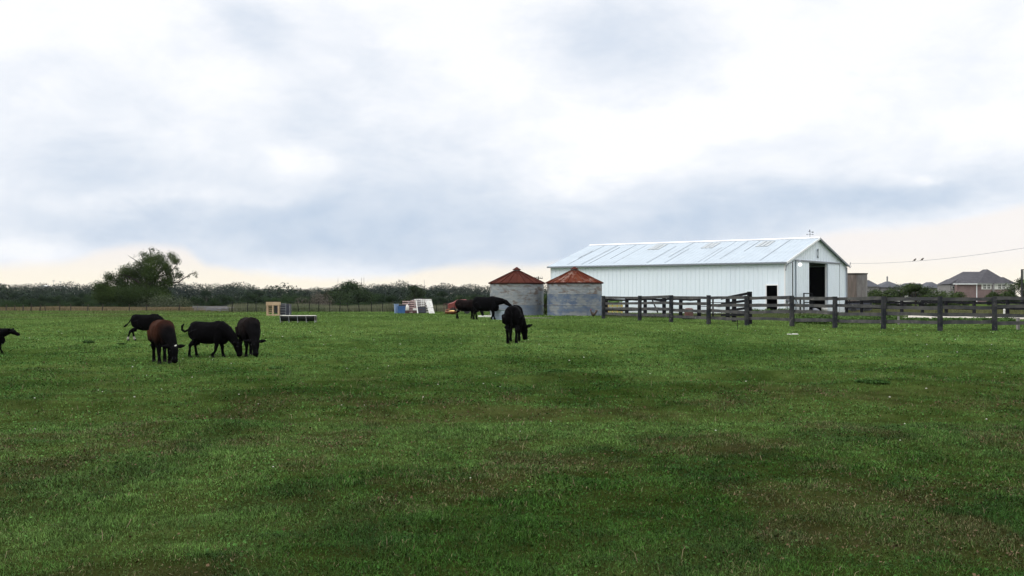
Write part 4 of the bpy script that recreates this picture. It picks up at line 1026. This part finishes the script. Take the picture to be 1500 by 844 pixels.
# ------------------------------------------------------------------ wire fences along the far edge
def wire_fence(label, pxs, d, h, mat, r=.05, lean=.12):
    o0 = G(pxs[0], d); root = empty('wire_fence', o0, label, 'fence'); tops = []
    for px in pxs:
        p = G(px, d+random.uniform(-.6, .6))-o0; l = random.uniform(-lean, lean); hh = h*random.uniform(.85, 1.1)
        b_ = MB(); b_.tube([p+Vector((0, 0, -.2)), p+Vector((l, 0, hh))], r, 6); b_.build('post', mat, root); tops.append((p, l, hh))
    for z in (.35, .65, .95):
        b_ = MB(); b_.tube([p+Vector((l*z, 0, hh*z)) for p, l, hh in tops], .005, 4); b_.build('wire', M['wooddark'], root)
wire_fence('sagging wire fence with thin dark posts before tall grass', [340, 362, 376, 438, 453, 467, 483, 497, 511, 527, 545, 561, 577, 640, 655, 700, 716], 111, .95, M['wooddark'], .035, .16)
wire_fence('old wire fence with brown wooden posts by the dry grass', [-20, -4, 9, 22, 34, 45, 58, 67, 87, 104, 128, 150, 190, 215, 262, 290], 121, .70, M['bark'], .06)
# pale heap of pipe panels before the left trees
g_ = G(313, 113); r_ = empty('panel_heap', g_, 'low heap of pale metal livestock panels before the trees', 'panel heap')
for i in range(9):
    b = MB(); z = .12+.07*(i % 5); x = random.uniform(-1.0, 1.0); L_ = random.uniform(.7, 1.3)
    b.tube([(x-L_, i*.09-.4, z), (x+L_, i*.09-.4, z+random.uniform(-.05, .08))], .025, 5)
    b.tube([(x-L_, i*.09-.4, z+.13), (x+L_, i*.09-.4, z+.13+random.uniform(-.05, .08))], .025, 5)
    for q_ in (-1, 0, 1): b.tube([(x+q_*L_*.95, i*.09-.4, z-.1), (x+q_*L_*.95, i*.09-.4, z+.2)], .022, 5)
    b.build('panel', M['shedwood'] if i % 2 else M['steel'], r_)

# ------------------------------------------------------------------ feeders and clutter
def feeder():
    g = G(400.5, 86); r = empty('timber_feeder', g, 'new timber feeder frame with thick top board', 'feeder', rz=.05); w_ = .96; h = 1.05
    b = MB(); b.box((0, 0, h-.13), (w_+.06, .6, .26)); b.build('top_board', M['tan'], r)
    for x in (-w_/2+.05, 0, w_/2-.06):
        b = MB(); b.box((x, -.24, (h-.26)/2), (.10, .09, h-.26)); b.build('leg', M['tan'], r)
    for x in (-w_/2+.05, w_/2-.06):
        b = MB(); b.box((x, .24, (h-.26)/2), (.10, .09, h-.26)); b.build('leg', M['tan'], r)
    b = MB(); b.box((0, -.25, .06), (w_, .05, .10)); b.build('bottom_board', M['tan'], r)
    for z in (.25, .40, .55, .70):
        b = MB(); b.box((-.24, .25, z), (.48, .03, .07)); b.build('slat', M['tan'], r)
    b = MB(); b.box((.22, .0, .47), (.26, .3, .58)); b.build('feed_box', M['black'], r)
    g = G(418, 87); r = empty('slatted_crate', g, 'dark crate with pale horizontal slats beside the timber feeder', 'crate', rz=-.05)
    b = MB(); b.box((0, 0, .46), (.80, .6, .84)); b.build('box', M['navy'], r)
    for z in (.06, .25, .44, .63, .80, .90):
        b = MB(); b.box((-.16, -.32, z), (.54, .03, .035)); b.build('slat', M['galv'], r)
    for x in (-.42, .12, .42):
        b = MB(); b.box((x, -.33, .46), (.035, .04, .9)); b.build('upright', M['galv'], r)
    # feed bunk
    g = G(437, 60.5); r = empty('feed_bunk', g, 'low black feed bunk in a pale pipe frame on the grass', 'feed bunk', rz=-.04); L_ = 1.86
    b = MB(); vs = []; fs = []; n = 10
    for x in (-L_/2, L_/2):
        for i in range(n+1):
            a_ = math.pi*i/n; vs.append((x, -.25*math.cos(a_), .36-.29*math.sin(a_)))
    for i in range(n): fs.append((i, i+1, n+2+i, n+1+i))
    fs += [tuple(range(n+1)), tuple(range(n+1, 2*n+2))]
    b.add(vs, fs, True); t_ = b.build('trough', M['black'], r); m = t_.modifiers.new('t', 'SOLIDIFY'); m.thickness = .02
    for y in (-.25, .25):
        b = MB(); b.tube([(-L_/2, y, .37), (L_/2, y, .37)], .018, 6); b.build('rim', M['stucco'], r)
    for i in range(5):
        x = -L_/2+L_*i/4
        b = MB()
        for s in (-1, 1): b.tube([(x, .26*s, .37), (x+.01, .20*s, .15), (x+.02, .24*s, -.03)], .02, 6)
        b.tube([(x, -.2, .05), (x, .2, .05)], .014, 6); b.build('leg', M['galv'], r)
feeder()
def pallet(loc, rz, tilt, w_, h, mat, label, slats=5, backmat=None):
    r = empty('pallet', loc, label, 'pallet', 'wooden pallets in the clutter pile', rz=rz); r.rotation_euler = (tilt, 0, rz)
    for x in (-w_/2+.04, 0, w_/2-.04):
        b = MB(); b.box((x, .05, h/2), (.07, .09, h)); b.build('stringer', backmat or M['maroon'], r)
    for i in range(slats):
        b = MB(); b.box((0, -.01, h*(i+.5)/slats), (w_, .025, h/slats*.5)); b.build('slat', mat, r)
def pile():
    k = 100/F; g = lambda px, dd=0.0: G(px, 100+dd)
    pallet(g(597, .4), .1, -.12, .9, 1.15, M['pink'], 'faded pink slatted pallet at the left of the clutter pile', 6)
    pallet(g(605.5, .3), -.05, -.14, .55, 1.20, M['pink'], 'narrow pink slatted pallet near the leaning plank', 6)
    pallet(g(613, .55), .0, -.10, .80, 1.30, M['white'], 'white slatted pallet standing upright at the middle of the pile', 7)
    pallet(g(619, .35), .06, -.12, .42, 1.20, M['white'], 'white slatted pallet beside the white sheets', 6)
    pallet(g(624, .9), .0, -.06, 1.0, 1.32, M['white'], 'rearmost white pallet whose top shows over the sheets', 6)
    r = empty('cabinet', g(617.5, -.1), 'black low cabinet in the pile between plank and sheets', 'cabinet')
    b = MB(); b.box((0, 0, .30), (.78, .45, .56)); b.build('carcass', M['black'], r)
    b = MB(); b.box((0, -.235, .32), (.70, .02, .46)); dd_ = b.build('door', M['navy'], r); b = MB(); b.box((0, -.255, .34), (.22, .02, .04)); b.build('handle', M['barrel'], dd_)
    r = empty('white_sheet', g(628.5, -.2), 'tall white board leaning at the right of the pile', 'board'); 
    def sheet(r, pts, m):
        b = MB(); vs = [Vector(p) for p in pts]; nn = Vector((0, .03, 0)); b.add(vs+[v+nn for v in vs], [(0, 1, 2, 3), (7, 6, 5, 4), (0, 4, 5, 1), (1, 5, 6, 2), (2, 6, 7, 3), (3, 7, 4, 0)]); return b.build('sheet', m, r)
    sheet(r, [(-.15, -.1, .56), (.38, -.1, .56), (.22, .15, 1.14), (-.38, .15, 1.14)], M['white'])
    b = MB()
    for x, z in ((-.2, 1.0), (.05, .85), (.12, .72), (-.05, .66)): b.box((x, -.03, z), (.10, .02, .03))
    b.build('stain', M['trim'], r)
    r = empty('white_sheet', g(630.5, -.25), 'lower white board leaning at the right of the pile', 'board')
    sheet(r, [(-.10, -.25, 0), (.40, -.25, 0), (.24, -.08, .52), (-.26, -.08, .52)], M['white'])
    r = empty('leaning_plank', g(613, -.3), 'white plank leaning diagonally on the pallet pile', 'plank')
    b = MB(); b.beam((-.03, -.3, -.02), (-.23, .2, 1.15), .09, .03, up=Vector((0, -1, .3))); b.build('plank', M['white'], r)
    r = empty('white_box', g(608, -.2), 'small white box low in the pallet pile', 'box')
    b = MB(); b.box((0, 0, .36), (.36, .25, .16)); b.box((0, 0, .45), (.38, .27, .03)); b.build('box', M['white'], r); b = MB(); b.box((0, .05, .14), (.4, .3, .28)); b.build('base', M['maroon'], r)
    r = empty('jug', g(596.5, -.2), 'pale plastic jug between blue bin and pallets', 'jug')
    b = MB(); b.lathe([(.001, .25), (.15, .25), (.17, .3), (.17, .58), (.12, .68), (.05, .74), (.05, .80), (.001, .81)], n=14); b.build('jug', M['stucco'], r); b = MB(); b.box((0, 0, .12), (.34, .3, .24)); b.build('crate', M['maroon'], r)
    # blue bins
    r = empty('blue_bin', g(589, 0), 'blue plastic chest with open top left of the pallets', 'bin', rz=.06)
    b = MB(); b.add([(-.33, -.25, 0), (.30, -.25, 0), (.30, .25, 0), (-.33, .25, 0), (-.38, -.3, .62), (.38, -.3, .62), (.38, .3, .62), (-.38, .3, .62)], [(0, 1, 2, 3), (0, 1, 5, 4), (1, 2, 6, 5), (2, 3, 7, 6), (3, 0, 4, 7)]); q_ = b.build('tub', M['blue'], r); m = q_.modifiers.new('t', 'SOLIDIFY'); m.thickness = .02
    b = MB(); b.box((0, -.31, .60), (.80, .05, .07)); b.box((0, -.285, .40), (.70, .03, .05)); b.build('rim', M['blue'], r)
    b = MB(); b.box((.05, .1, .70), (.74, .05, .12), rot=Matrix.Rotation(.3, 3, 'X')); b.build('lid', M['navy'], r)
    r = empty('pale_blue_bin', g(580.5, .1), 'pale blue upright bin at the left end of the pile', 'bin', rz=.4)
    b = MB(); b.add([(-.13, -.13, 0), (.13, -.13, 0), (.13, .13, 0), (-.13, .13, 0), (-.16, -.17, .78), (.16, -.17, .78), (.16, .17, .78), (-.16, .17, .78)], [(0, 1, 2, 3), (0, 1, 5, 4), (1, 2, 6, 5), (2, 3, 7, 6), (3, 0, 4, 7)]); b.build('body', M['paleblue'], r)
    b = MB(); b.box((0, 0, .81), (.37, .39, .05)); b.build('lid', M['paleblue'], r)
    # dark heap behind the pallets
    r = empty('tarp_heap', g(615, 2.2), 'black tarp covered heap behind the pallets', 'heap')
    b = MB(); b.ell((0, 0, .7), (1.2, .8, .62)); b.ell((-.8, 0, .4), (.7, .6, .5)); b.ell((.3, .1, .6), (.6, .5, .5)); b.build('tarp', M['black'], r)
pile()
def rusty_corner():
    r = empty('panel_cage', G(659, 95), 'brown pipe panel cage left of the black cow', 'cage', rz=.08)
    for x in (-.50, -.18, .45):
        b = MB(); b.tube([(x, 0, -.05), (x, 0, .88)], .022, 6); b.build('upright', M['barrel'], r)
    for z in (.32, .46, .60, .74, .86):
        b = MB(); b.tube([(-.5, 0, z), (.46, 0, z+.01)], .014, 6); b.build('bar', M['barrel'], r)
    r = empty('feed_pan', G(661, 94), 'rusty orange feed pan with bright yellow contents', 'feed pan')
    b = MB(); b.lathe([(.001, .0), (.36, .02), (.52, .16), (.50, .26), (.44, .24), (.001, .18)], n=24); b.build('pan', M['orange'], r)
    b = MB(); b.ell((.1, -.12, .24), (.32, .26, .10)); b.build('feed', M['yellow'], r)
    b = MB(); b.tube([(-.5, 0, 0), (-.42, 0, .35), (-.1, 0, .42)], .05, 6); b.build('handle', M['orange'], r)
    # low red wagon behind the cows
    r = empty('red_wagon', G(676, 97), 'red hooded farm wagon mostly hidden behind the black cows', 'wagon')
    b = MB(); vs = []; fs = []; sec = [(-1.15, .86), (-.7, 1.0), (-.35, 1.22), (.35, 1.24), (.68, 1.05), (.75, .8)]
    for x, t in sec: vs += [(x, -.5, .45), (x, -.5, t-.06), (x, -.35, t), (x, .35, t), (x, .5, t-.06), (x, .5, .45)]
    for i in range(len(sec)-1):
        for j in range(5): fs.append((i*6+j, i*6+j+1, i*6+7+j, i*6+6+j))
    n = len(sec)-1; fs += [tuple(range(6)), tuple(range(n*6, n*6+6))]
    b.add(vs, fs); b.build('hood', M['red'], r)
    for x in (-.7, .5):
        b = MB(); b.tube([(x, -.6, .28), (x, -.45, .28)], .28, 14); b.build('wheel', M['black'], r)
    b = MB(); b.tube([(.7, -.3, .95), (1.5, -.3, .97), (1.52, -.3, 1.05)], .035, 6); b.build('drawbar', M['stucco'], r)
rusty_corner()
# stock tank by the bins
def tank():
    r = empty('stock_tank', G(741.5, 70.5), 'round galvanised water tank the cow is drinking from', 'water tank'); R0 = .94; h = .63
    pr = [(R0-.015, .12), (R0-.015, h), (R0, h)]+[(R0+.012*math.cos(i*1.6), h-.03-(h-.03)*i/24) for i in range(25)]
    b = MB(); b.lathe(pr, n=48); b.build('wall', M['tank'], r)
    b = MB(); b.lathe([(R0-.02, h-.02), (R0+.03, h-.02), (R0+.03, h+.02), (R0-.02, h+.02), (R0-.02, h-.02)], n=48); b.build('rim', M['galv'], r)
    b = MB(); b.lathe([(.001, h-.10), (R0-.02, h-.10)], n=40); b.build('water', M['glass'], r)
tank()
# bare mud and slabs by the tank
g_ = G(782, 75); b = MB(); N = 26; vs = [(0, 0, 0)]; rr = [random.uniform(.8, 1.15) for _ in range(N)]
for i in range(N):
    a_ = 2*math.pi*i/N; x, y = 1.5*rr[i]*math.cos(a_), 1.6*rr[i]*math.sin(a_); vs.append((x, y, float(H(g_.x+x, g_.y+y))-g_.z+.02))
vs[0] = (0, 0, .03); b.add(vs, [(0, i+1, (i+1) % N+1) for i in range(N)], True); tag(b.build('mud_patch', M['mud'], loc=g_), kind='structure')
g_ = G(714, 78.5); r = empty('concrete_slab', g_, 'pale flat slab on the grass behind the drinking cow', 'slab')
b = MB(); b.box((0, 0, .05), (1.3, .6, .12)); b.build('slab', M['white'], r)

# ------------------------------------------------------------------ cattle
def rzm(a): return Matrix.Rotation(a, 3, 'Z')
def cattle(name, label, px, d, yaw, scale, head='graze', nyaw=0.0, legs=((0, 0), (0, 0), (0, 0), (0, 0)), tail='down', coat='black', fat=1.0, legx=None, earlift=.02, tagged=False, sock=False, py=None, headz=0.0):
    """yaw: direction the animal faces, degrees from +X towards +Y (away); legs: forward shift of knee and foot for FL, FR, HL, HR"""
    mb = MB(); fy = fat
    # trunk: many overlapping discs along the spine
    st = [(-.68, 1.01, .12, .10), (-.63, .99, .24, .20), (-.53, .965, .305, .265), (-.40, .94, .325, .30), (-.20, .90, .350, .325), (0, .875, .365, .34), (.18, .88, .37, .325), (.34, .90, .365, .285), (.46, .92, .33, .235), (.56, .95, .26, .18)]
    vs = []; fs = []; n = 20
    for x, z, hh, hw in st:
        for k in range(n):
            t = 2*math.pi*k/n; c_, s_ = math.cos(t), math.sin(t)
            pw = (abs(c_)**.75)*(1 if c_ > 0 else -1)
            vs.append((x, pw*hw*fy*(.86 if s_ > .6 else 1), z+s_*hh))
    for i in range(len(st)-1):
        for k in range(n): fs.append((i*n+k, i*n+(k+1) % n, (i+1)*n+(k+1) % n, (i+1)*n+k))
    fs += [tuple(range(n))[::-1], tuple(range((len(st)-1)*n, len(st)*n))]
    mb.add(vs, fs)
    mb.ell((.32, 0, 1.14), (.24, .11, .15)); mb.ell((-.50, 0, 1.13), (.20, .20, .13)); mb.ell((-.62, 0, 1.08), (.10, .10, .10)); mb.ell((.52, 0, .68), (.18, .13, .22)); mb.ell((-.05, 0, .60), (.42, .22*fy, .13))
    for s in (-1, 1):
        mb.ell((.36, s*.19*fy, .84), (.19, .12, .32)); mb.ell((-.48, s*.18*fy, .90), (.24, .14, .30)); mb.ell((-.42, s*.17*fy, 1.16), (.08, .06, .07))
    fc = []
    for i, s in ((0, 1), (1, -1)):
        k_, f_ = legs[i]
        pts = [(.36, s*.17, .85), (.34, s*.17, .62), (.37+k_*.5, s*.155, .44), (.38+k_, s*.15, .36), (.375+k_*.8+f_*.2, s*.15, .22), (.38+f_, s*.15, .10), (.405+f_, s*.15, .035)]
        mb.tube(pts, [.15, .12, .072, .066, .048, .054, .060], 10); fc.append((.415+f_, s*.15))
    for i, s in ((2, 1), (3, -1)):
        k_, f_ = legs[i]
        pts = [(-.48, s*.16, .92), (-.38, s*.19, .66), (-.50+k_*.6, s*.175, .52), (-.62+k_, s*.16, .42), (-.60+(k_+f_)/2, s*.155, .26), (-.59+f_, s*.15, .10), (-.56+f_, s*.15, .035)]
        mb.tube(pts, [.22, .17, .105, .068, .050, .054, .060], 10); fc.append((-.55+f_, s*.15))
    # neck and head
    if head == 'graze': hc = [(.36, 1.02), (.62, .90), (.84, .70), (.97, .50+headz)]; pol = (.99, .50+headz); muz = (1.10, .075+headz); rn = [.30, .235, .175, .135]
    elif head == 'level': hc = [(.36, 1.02), (.62, 1.06), (.86, 1.12), (.97, 1.14)]; pol = (.98, 1.15); muz = (1.36, .95); rn = [.28, .22, .165, .13]
    else: hc = [(.36, 1.00), (.62, 1.02), (.86, 1.01), (.97, 1.00)]; pol = (.98, 1.01); muz = (1.34, .76); rn = [.28, .22, .17, .135]
    def nk(x, z, y=0.0):
        f = min(1, max(0, (x-.36)/.6)); a_ = nyaw*(.35+.65*f)
        v = rzm(a_) @ Vector((x-.36, y, 0)); return Vector((.36+v.x, v.y, z))
    mb.tube([nk(x, z) for x, z in hc], rn, 14)
    A, B = nk(*pol), nk(*muz); ax = (B-A).normalized(); lat = rzm(nyaw) @ Vector((0, 1, 0)); up = ax.cross(lat)
    if up.dot(rzm(nyaw) @ Vector((.6, 0, .4))) < 0: up = -up
    def hp(t, u, l): return A+(B-A)*t+up*u+lat*l
    mb.tube([hp(-.12, 0, 0), hp(.1, 0, 0), hp(.35, 0, 0), hp(.65, 0, 0), hp(.88, 0, 0), hp(1.02, 0, 0)], [.09, .135, .128, .096, .092, .078], 14)
    mb.ell(hp(.22, 0, 0), (.13, .13, .13)); mb.ell(hp(.9, 0, 0), (.10, .10, .085))
    for s in (-1, 1):
        e0 = hp(.02, .0, s*.09); e1 = hp(0, .0, s*.22)+Vector((0, 0, earlift)); e2 = hp(.02, 0, s*.36)+Vector((0, 0, earlift*2))
        mb.tube([e0, e1, e2], [.035, .066, .024], 8)
    # tail
    if tail == 'down': tp = [(-.64, 0, 1.12), (-.74, 0, 1.0), (-.755, 0, .75), (-.74, 0, .5), (-.73, .01, .30)]; tr_ = [.05, .034, .026, .042, .024]
    elif tail == 'swish': tp = [(-.64, 0, 1.12), (-.76, 0, .97), (-.92, .02, .90), (-1.02, .03, .97), (-1.02, .03, 1.08), (-.94, .03, 1.18)]; tr_ = [.05, .045, .042, .05, .055, .026]
    else: tp = [(-.64, 0, 1.12), (-.73, 0, .98), (-.84, 0, .82), (-.98, 0, .70), (-1.06, 0, .64)]; tr_ = [.05, .036, .032, .055, .026]
    mb.tube(tp, tr_, 8)
    base = G(px, d)
    tmp = mb.build('tmp', M['coat']); rm = tmp.modifiers.new('r', 'REMESH'); rm.mode = 'VOXEL'; rm.voxel_size = .017; rm.use_smooth_shade = True
    sm = tmp.modifiers.new('s', 'SMOOTH'); sm.factor = .5; sm.iterations = 5
    dg = bpy.context.evaluated_depsgraph_get(); me = bpy.data.meshes.new_from_object(tmp.evaluated_get(dg)); bpy.data.objects.remove(tmp, do_unlink=True)
    me.name = name; nv = len(me.vertices); co = np.empty(nv*3, dtype=np.float32); me.vertices.foreach_get('co', co); co = co.reshape(-1, 3)
    blk = np.array((.0045, .0043, .0050)); col = np.tile(blk, (nv, 1))
    if coat == 'brown':
        br = np.array((.044, .017, .010)); t = sstep(.50, .95, co[:, 2])*(1-sstep(.35, .85, co[:, 0])); col = blk*(1-t)[:, None]+br*t[:, None]
    elif coat == 'sooty':
        br = np.array((.012, .0085, .008)); t = sstep(.6, .95, co[:, 2])*(1-sstep(.4, .8, co[:, 0])); col = blk*(1-t)[:, None]+br*t[:, None]
    if sock:
        t = ((co[:, 2] < .19) & (co[:, 2] > .055) & (co[:, 0] < -.3)); col[t] = (.55, .52, .48)
    a = me.color_attributes.new('tint', 'FLOAT_COLOR', 'POINT'); c4 = np.ones((nv, 4), dtype=np.float32); c4[:, :3] = col; a.data.foreach_set('color', c4.ravel())
    me.polygons.foreach_set('use_smooth', np.ones(len(me.polygons), dtype=bool))
    if not me.materials: me.materials.append(M['coat'])
    o = link(name, me, None, base); o.rotation_euler = (0, 0, R(yaw)); o.scale = (scale,)*3
    tag(o, label, 'cow' if 'calf' not in name else 'calf', 'black cattle grazing in the pasture')
    for x, y in fc:
        h_ = MB(); h_.tube([(x-.015, y, .075), (x, y, .0), (x+.004, y, -.01)], [.050, .064, .066], 10); h_.build('hoof', M['hoof'], o)
    for s in (-1, 1):
        e = MB(); e.ell(hp(.26, .03, s*.125), (.020, .020, .020), nu=8, nv=6); e.build('eye', M['eye'], o)
    if tagged:
        e = MB(); p = hp(-.04, .12, .02); e.box(p, (.025, .06, .035), rot=Matrix.Rotation(.4, 3, 'X') @ rzm(nyaw)); e.build('ear_tag', M['tag'], o)
    return o
cattle('brown_cow', 'reddish brown cow with black head, grazing towards the camera', 238, 28.3, -64, .85, nyaw=.25, legs=((0, -.05), (0, .06), (.0, .08), (.02, -.02)), coat='brown', tagged=True, fat=.98)
cattle('black_cow', 'black cow grazing side on with its tail curled up', 307, 31.0, -8, .79, legs=((.03, .06), (-.08, -.22), (.02, .05), (-.03, -.08)), tail='swish', headz=.0, fat=.95)
cattle('black_cow', 'sooty black cow grazing head on, right of the side on cow', 365, 31.4, -66, .85, nyaw=.0, legs=((0, .02), (.0, -.1), (.03, .1), (0, 0)), coat='sooty', fat=.95)
cattle('black_cow', 'black cow with white hind foot standing behind the brown cow', 215, 40.6, 14, .75, legs=((.0, .02), (0, .0), (-.04, .02), (-.14, -.26)), tail='out', sock=True)
cattle('black_calf', 'small black calf cut off by the left picture edge', -13, 32.6, 3, .58, head='level', earlift=.06, legs=((.02, .1), (0, -.05), (0, -.1), (0, 0)))
cattle('black_cow', 'black cow facing away right and grazing before the grain bin', 752.5, 39.6, 84, 1.02, nyaw=-.42, legs=((0, .0), (0, .06), (0, .08), (0, -.02)), fat=.82, earlift=.05)
cattle('black_cow', 'black cow at the left of the tank, its head hidden', 683, 72.5, 4, .97, head='graze', headz=.15, legs=((0, -.05), (0, .1), (0, .03), (0, -.05)), fat=1.05, coat='sooty')
cattle('black_cow', 'black cow drinking at the round water tank', 712.5, 69.5, -8, 1.14, head='forward', legs=((0, .04), (0, -.08), (0, .02), (0, -.1)))
# rooster
def rooster():
    r = G(869.5, 73)
    b = MB(); b.ell((0, 0, .27), (.15, .09, .12), rot=Matrix.Rotation(-.3, 3, 'Y')); b.tube([(-.08, 0, .30), (-.15, 0, .42), (-.17, 0, .50)], [.075, .045, .035], 8); b.ell((-.18, 0, .52), (.05, .035, .04))
    for i in range(6): b.tube([(.08, (i-2.5)*.008, .28), (.16, (i-2.5)*.014, .42+.02*i), (.20+.012*i, (i-2.5)*.02, .50+.012*(i % 3))], [.06, .055, .03], 6)
    for s in (-1, 1): b.tube([(.0, s*.04, .2), (.01, s*.04, .08), (-.01, s*.04, 0)], [.035, .012, .012], 6)
    o = b.build('rooster', M['feather'], loc=r); tag(o, 'small dark brown rooster standing left of the end fence post', 'rooster')
    c = MB(); c.ell((-.18, 0, .57), (.035, .008, .025)); c.build('comb', M['comb'], o)
    c = MB(); c.tube([(-.22, 0, .52), (-.255, 0, .51)], [.012, .003], 6); c.build('beak', M['yellow'], o)
rooster()
# separate weed clumps in the open pasture
def weed(px, d, w_, h, n, label, c1=(.020, .045, .012), c2=(.05, .095, .024)):
    t = G(px, d); cl = [(random.uniform(-w_, w_)*.45, random.uniform(-w_, w_)*.4, h*.4, w_*.5, w_*.5, h*.5, 1) for _ in range(5)]
    v, f, tt = leaf_cloud(cl, n, .028, c1, c2)
    o = link('weed_clump', np_mesh('weed_clump', v, f, M['leaf'], tt), loc=t); tag(o, label, 'weed', 'weed clumps in the pasture')
weed(131, 38.5, .30, .13, 900, 'dark low weed clump left of the white footed cow')
weed(403, 26.2, .20, .07, 600, 'leafy green weed right of the head on grazing cow', (.025, .055, .014), (.06, .12, .03))
weed(178, 37.5, .2, .08, 350, 'low dark tuft just left of the brown cow')
weed(812, 23.4, .42, .045, 900, 'dark tuft on the small mound in mid pasture', (.018, .048, .010), (.035, .080, .016))
weed(1268, 20.8, .50, .045, 900, 'dark tuft on the mound at the right of the pasture', (.018, .048, .010), (.035, .080, .016))
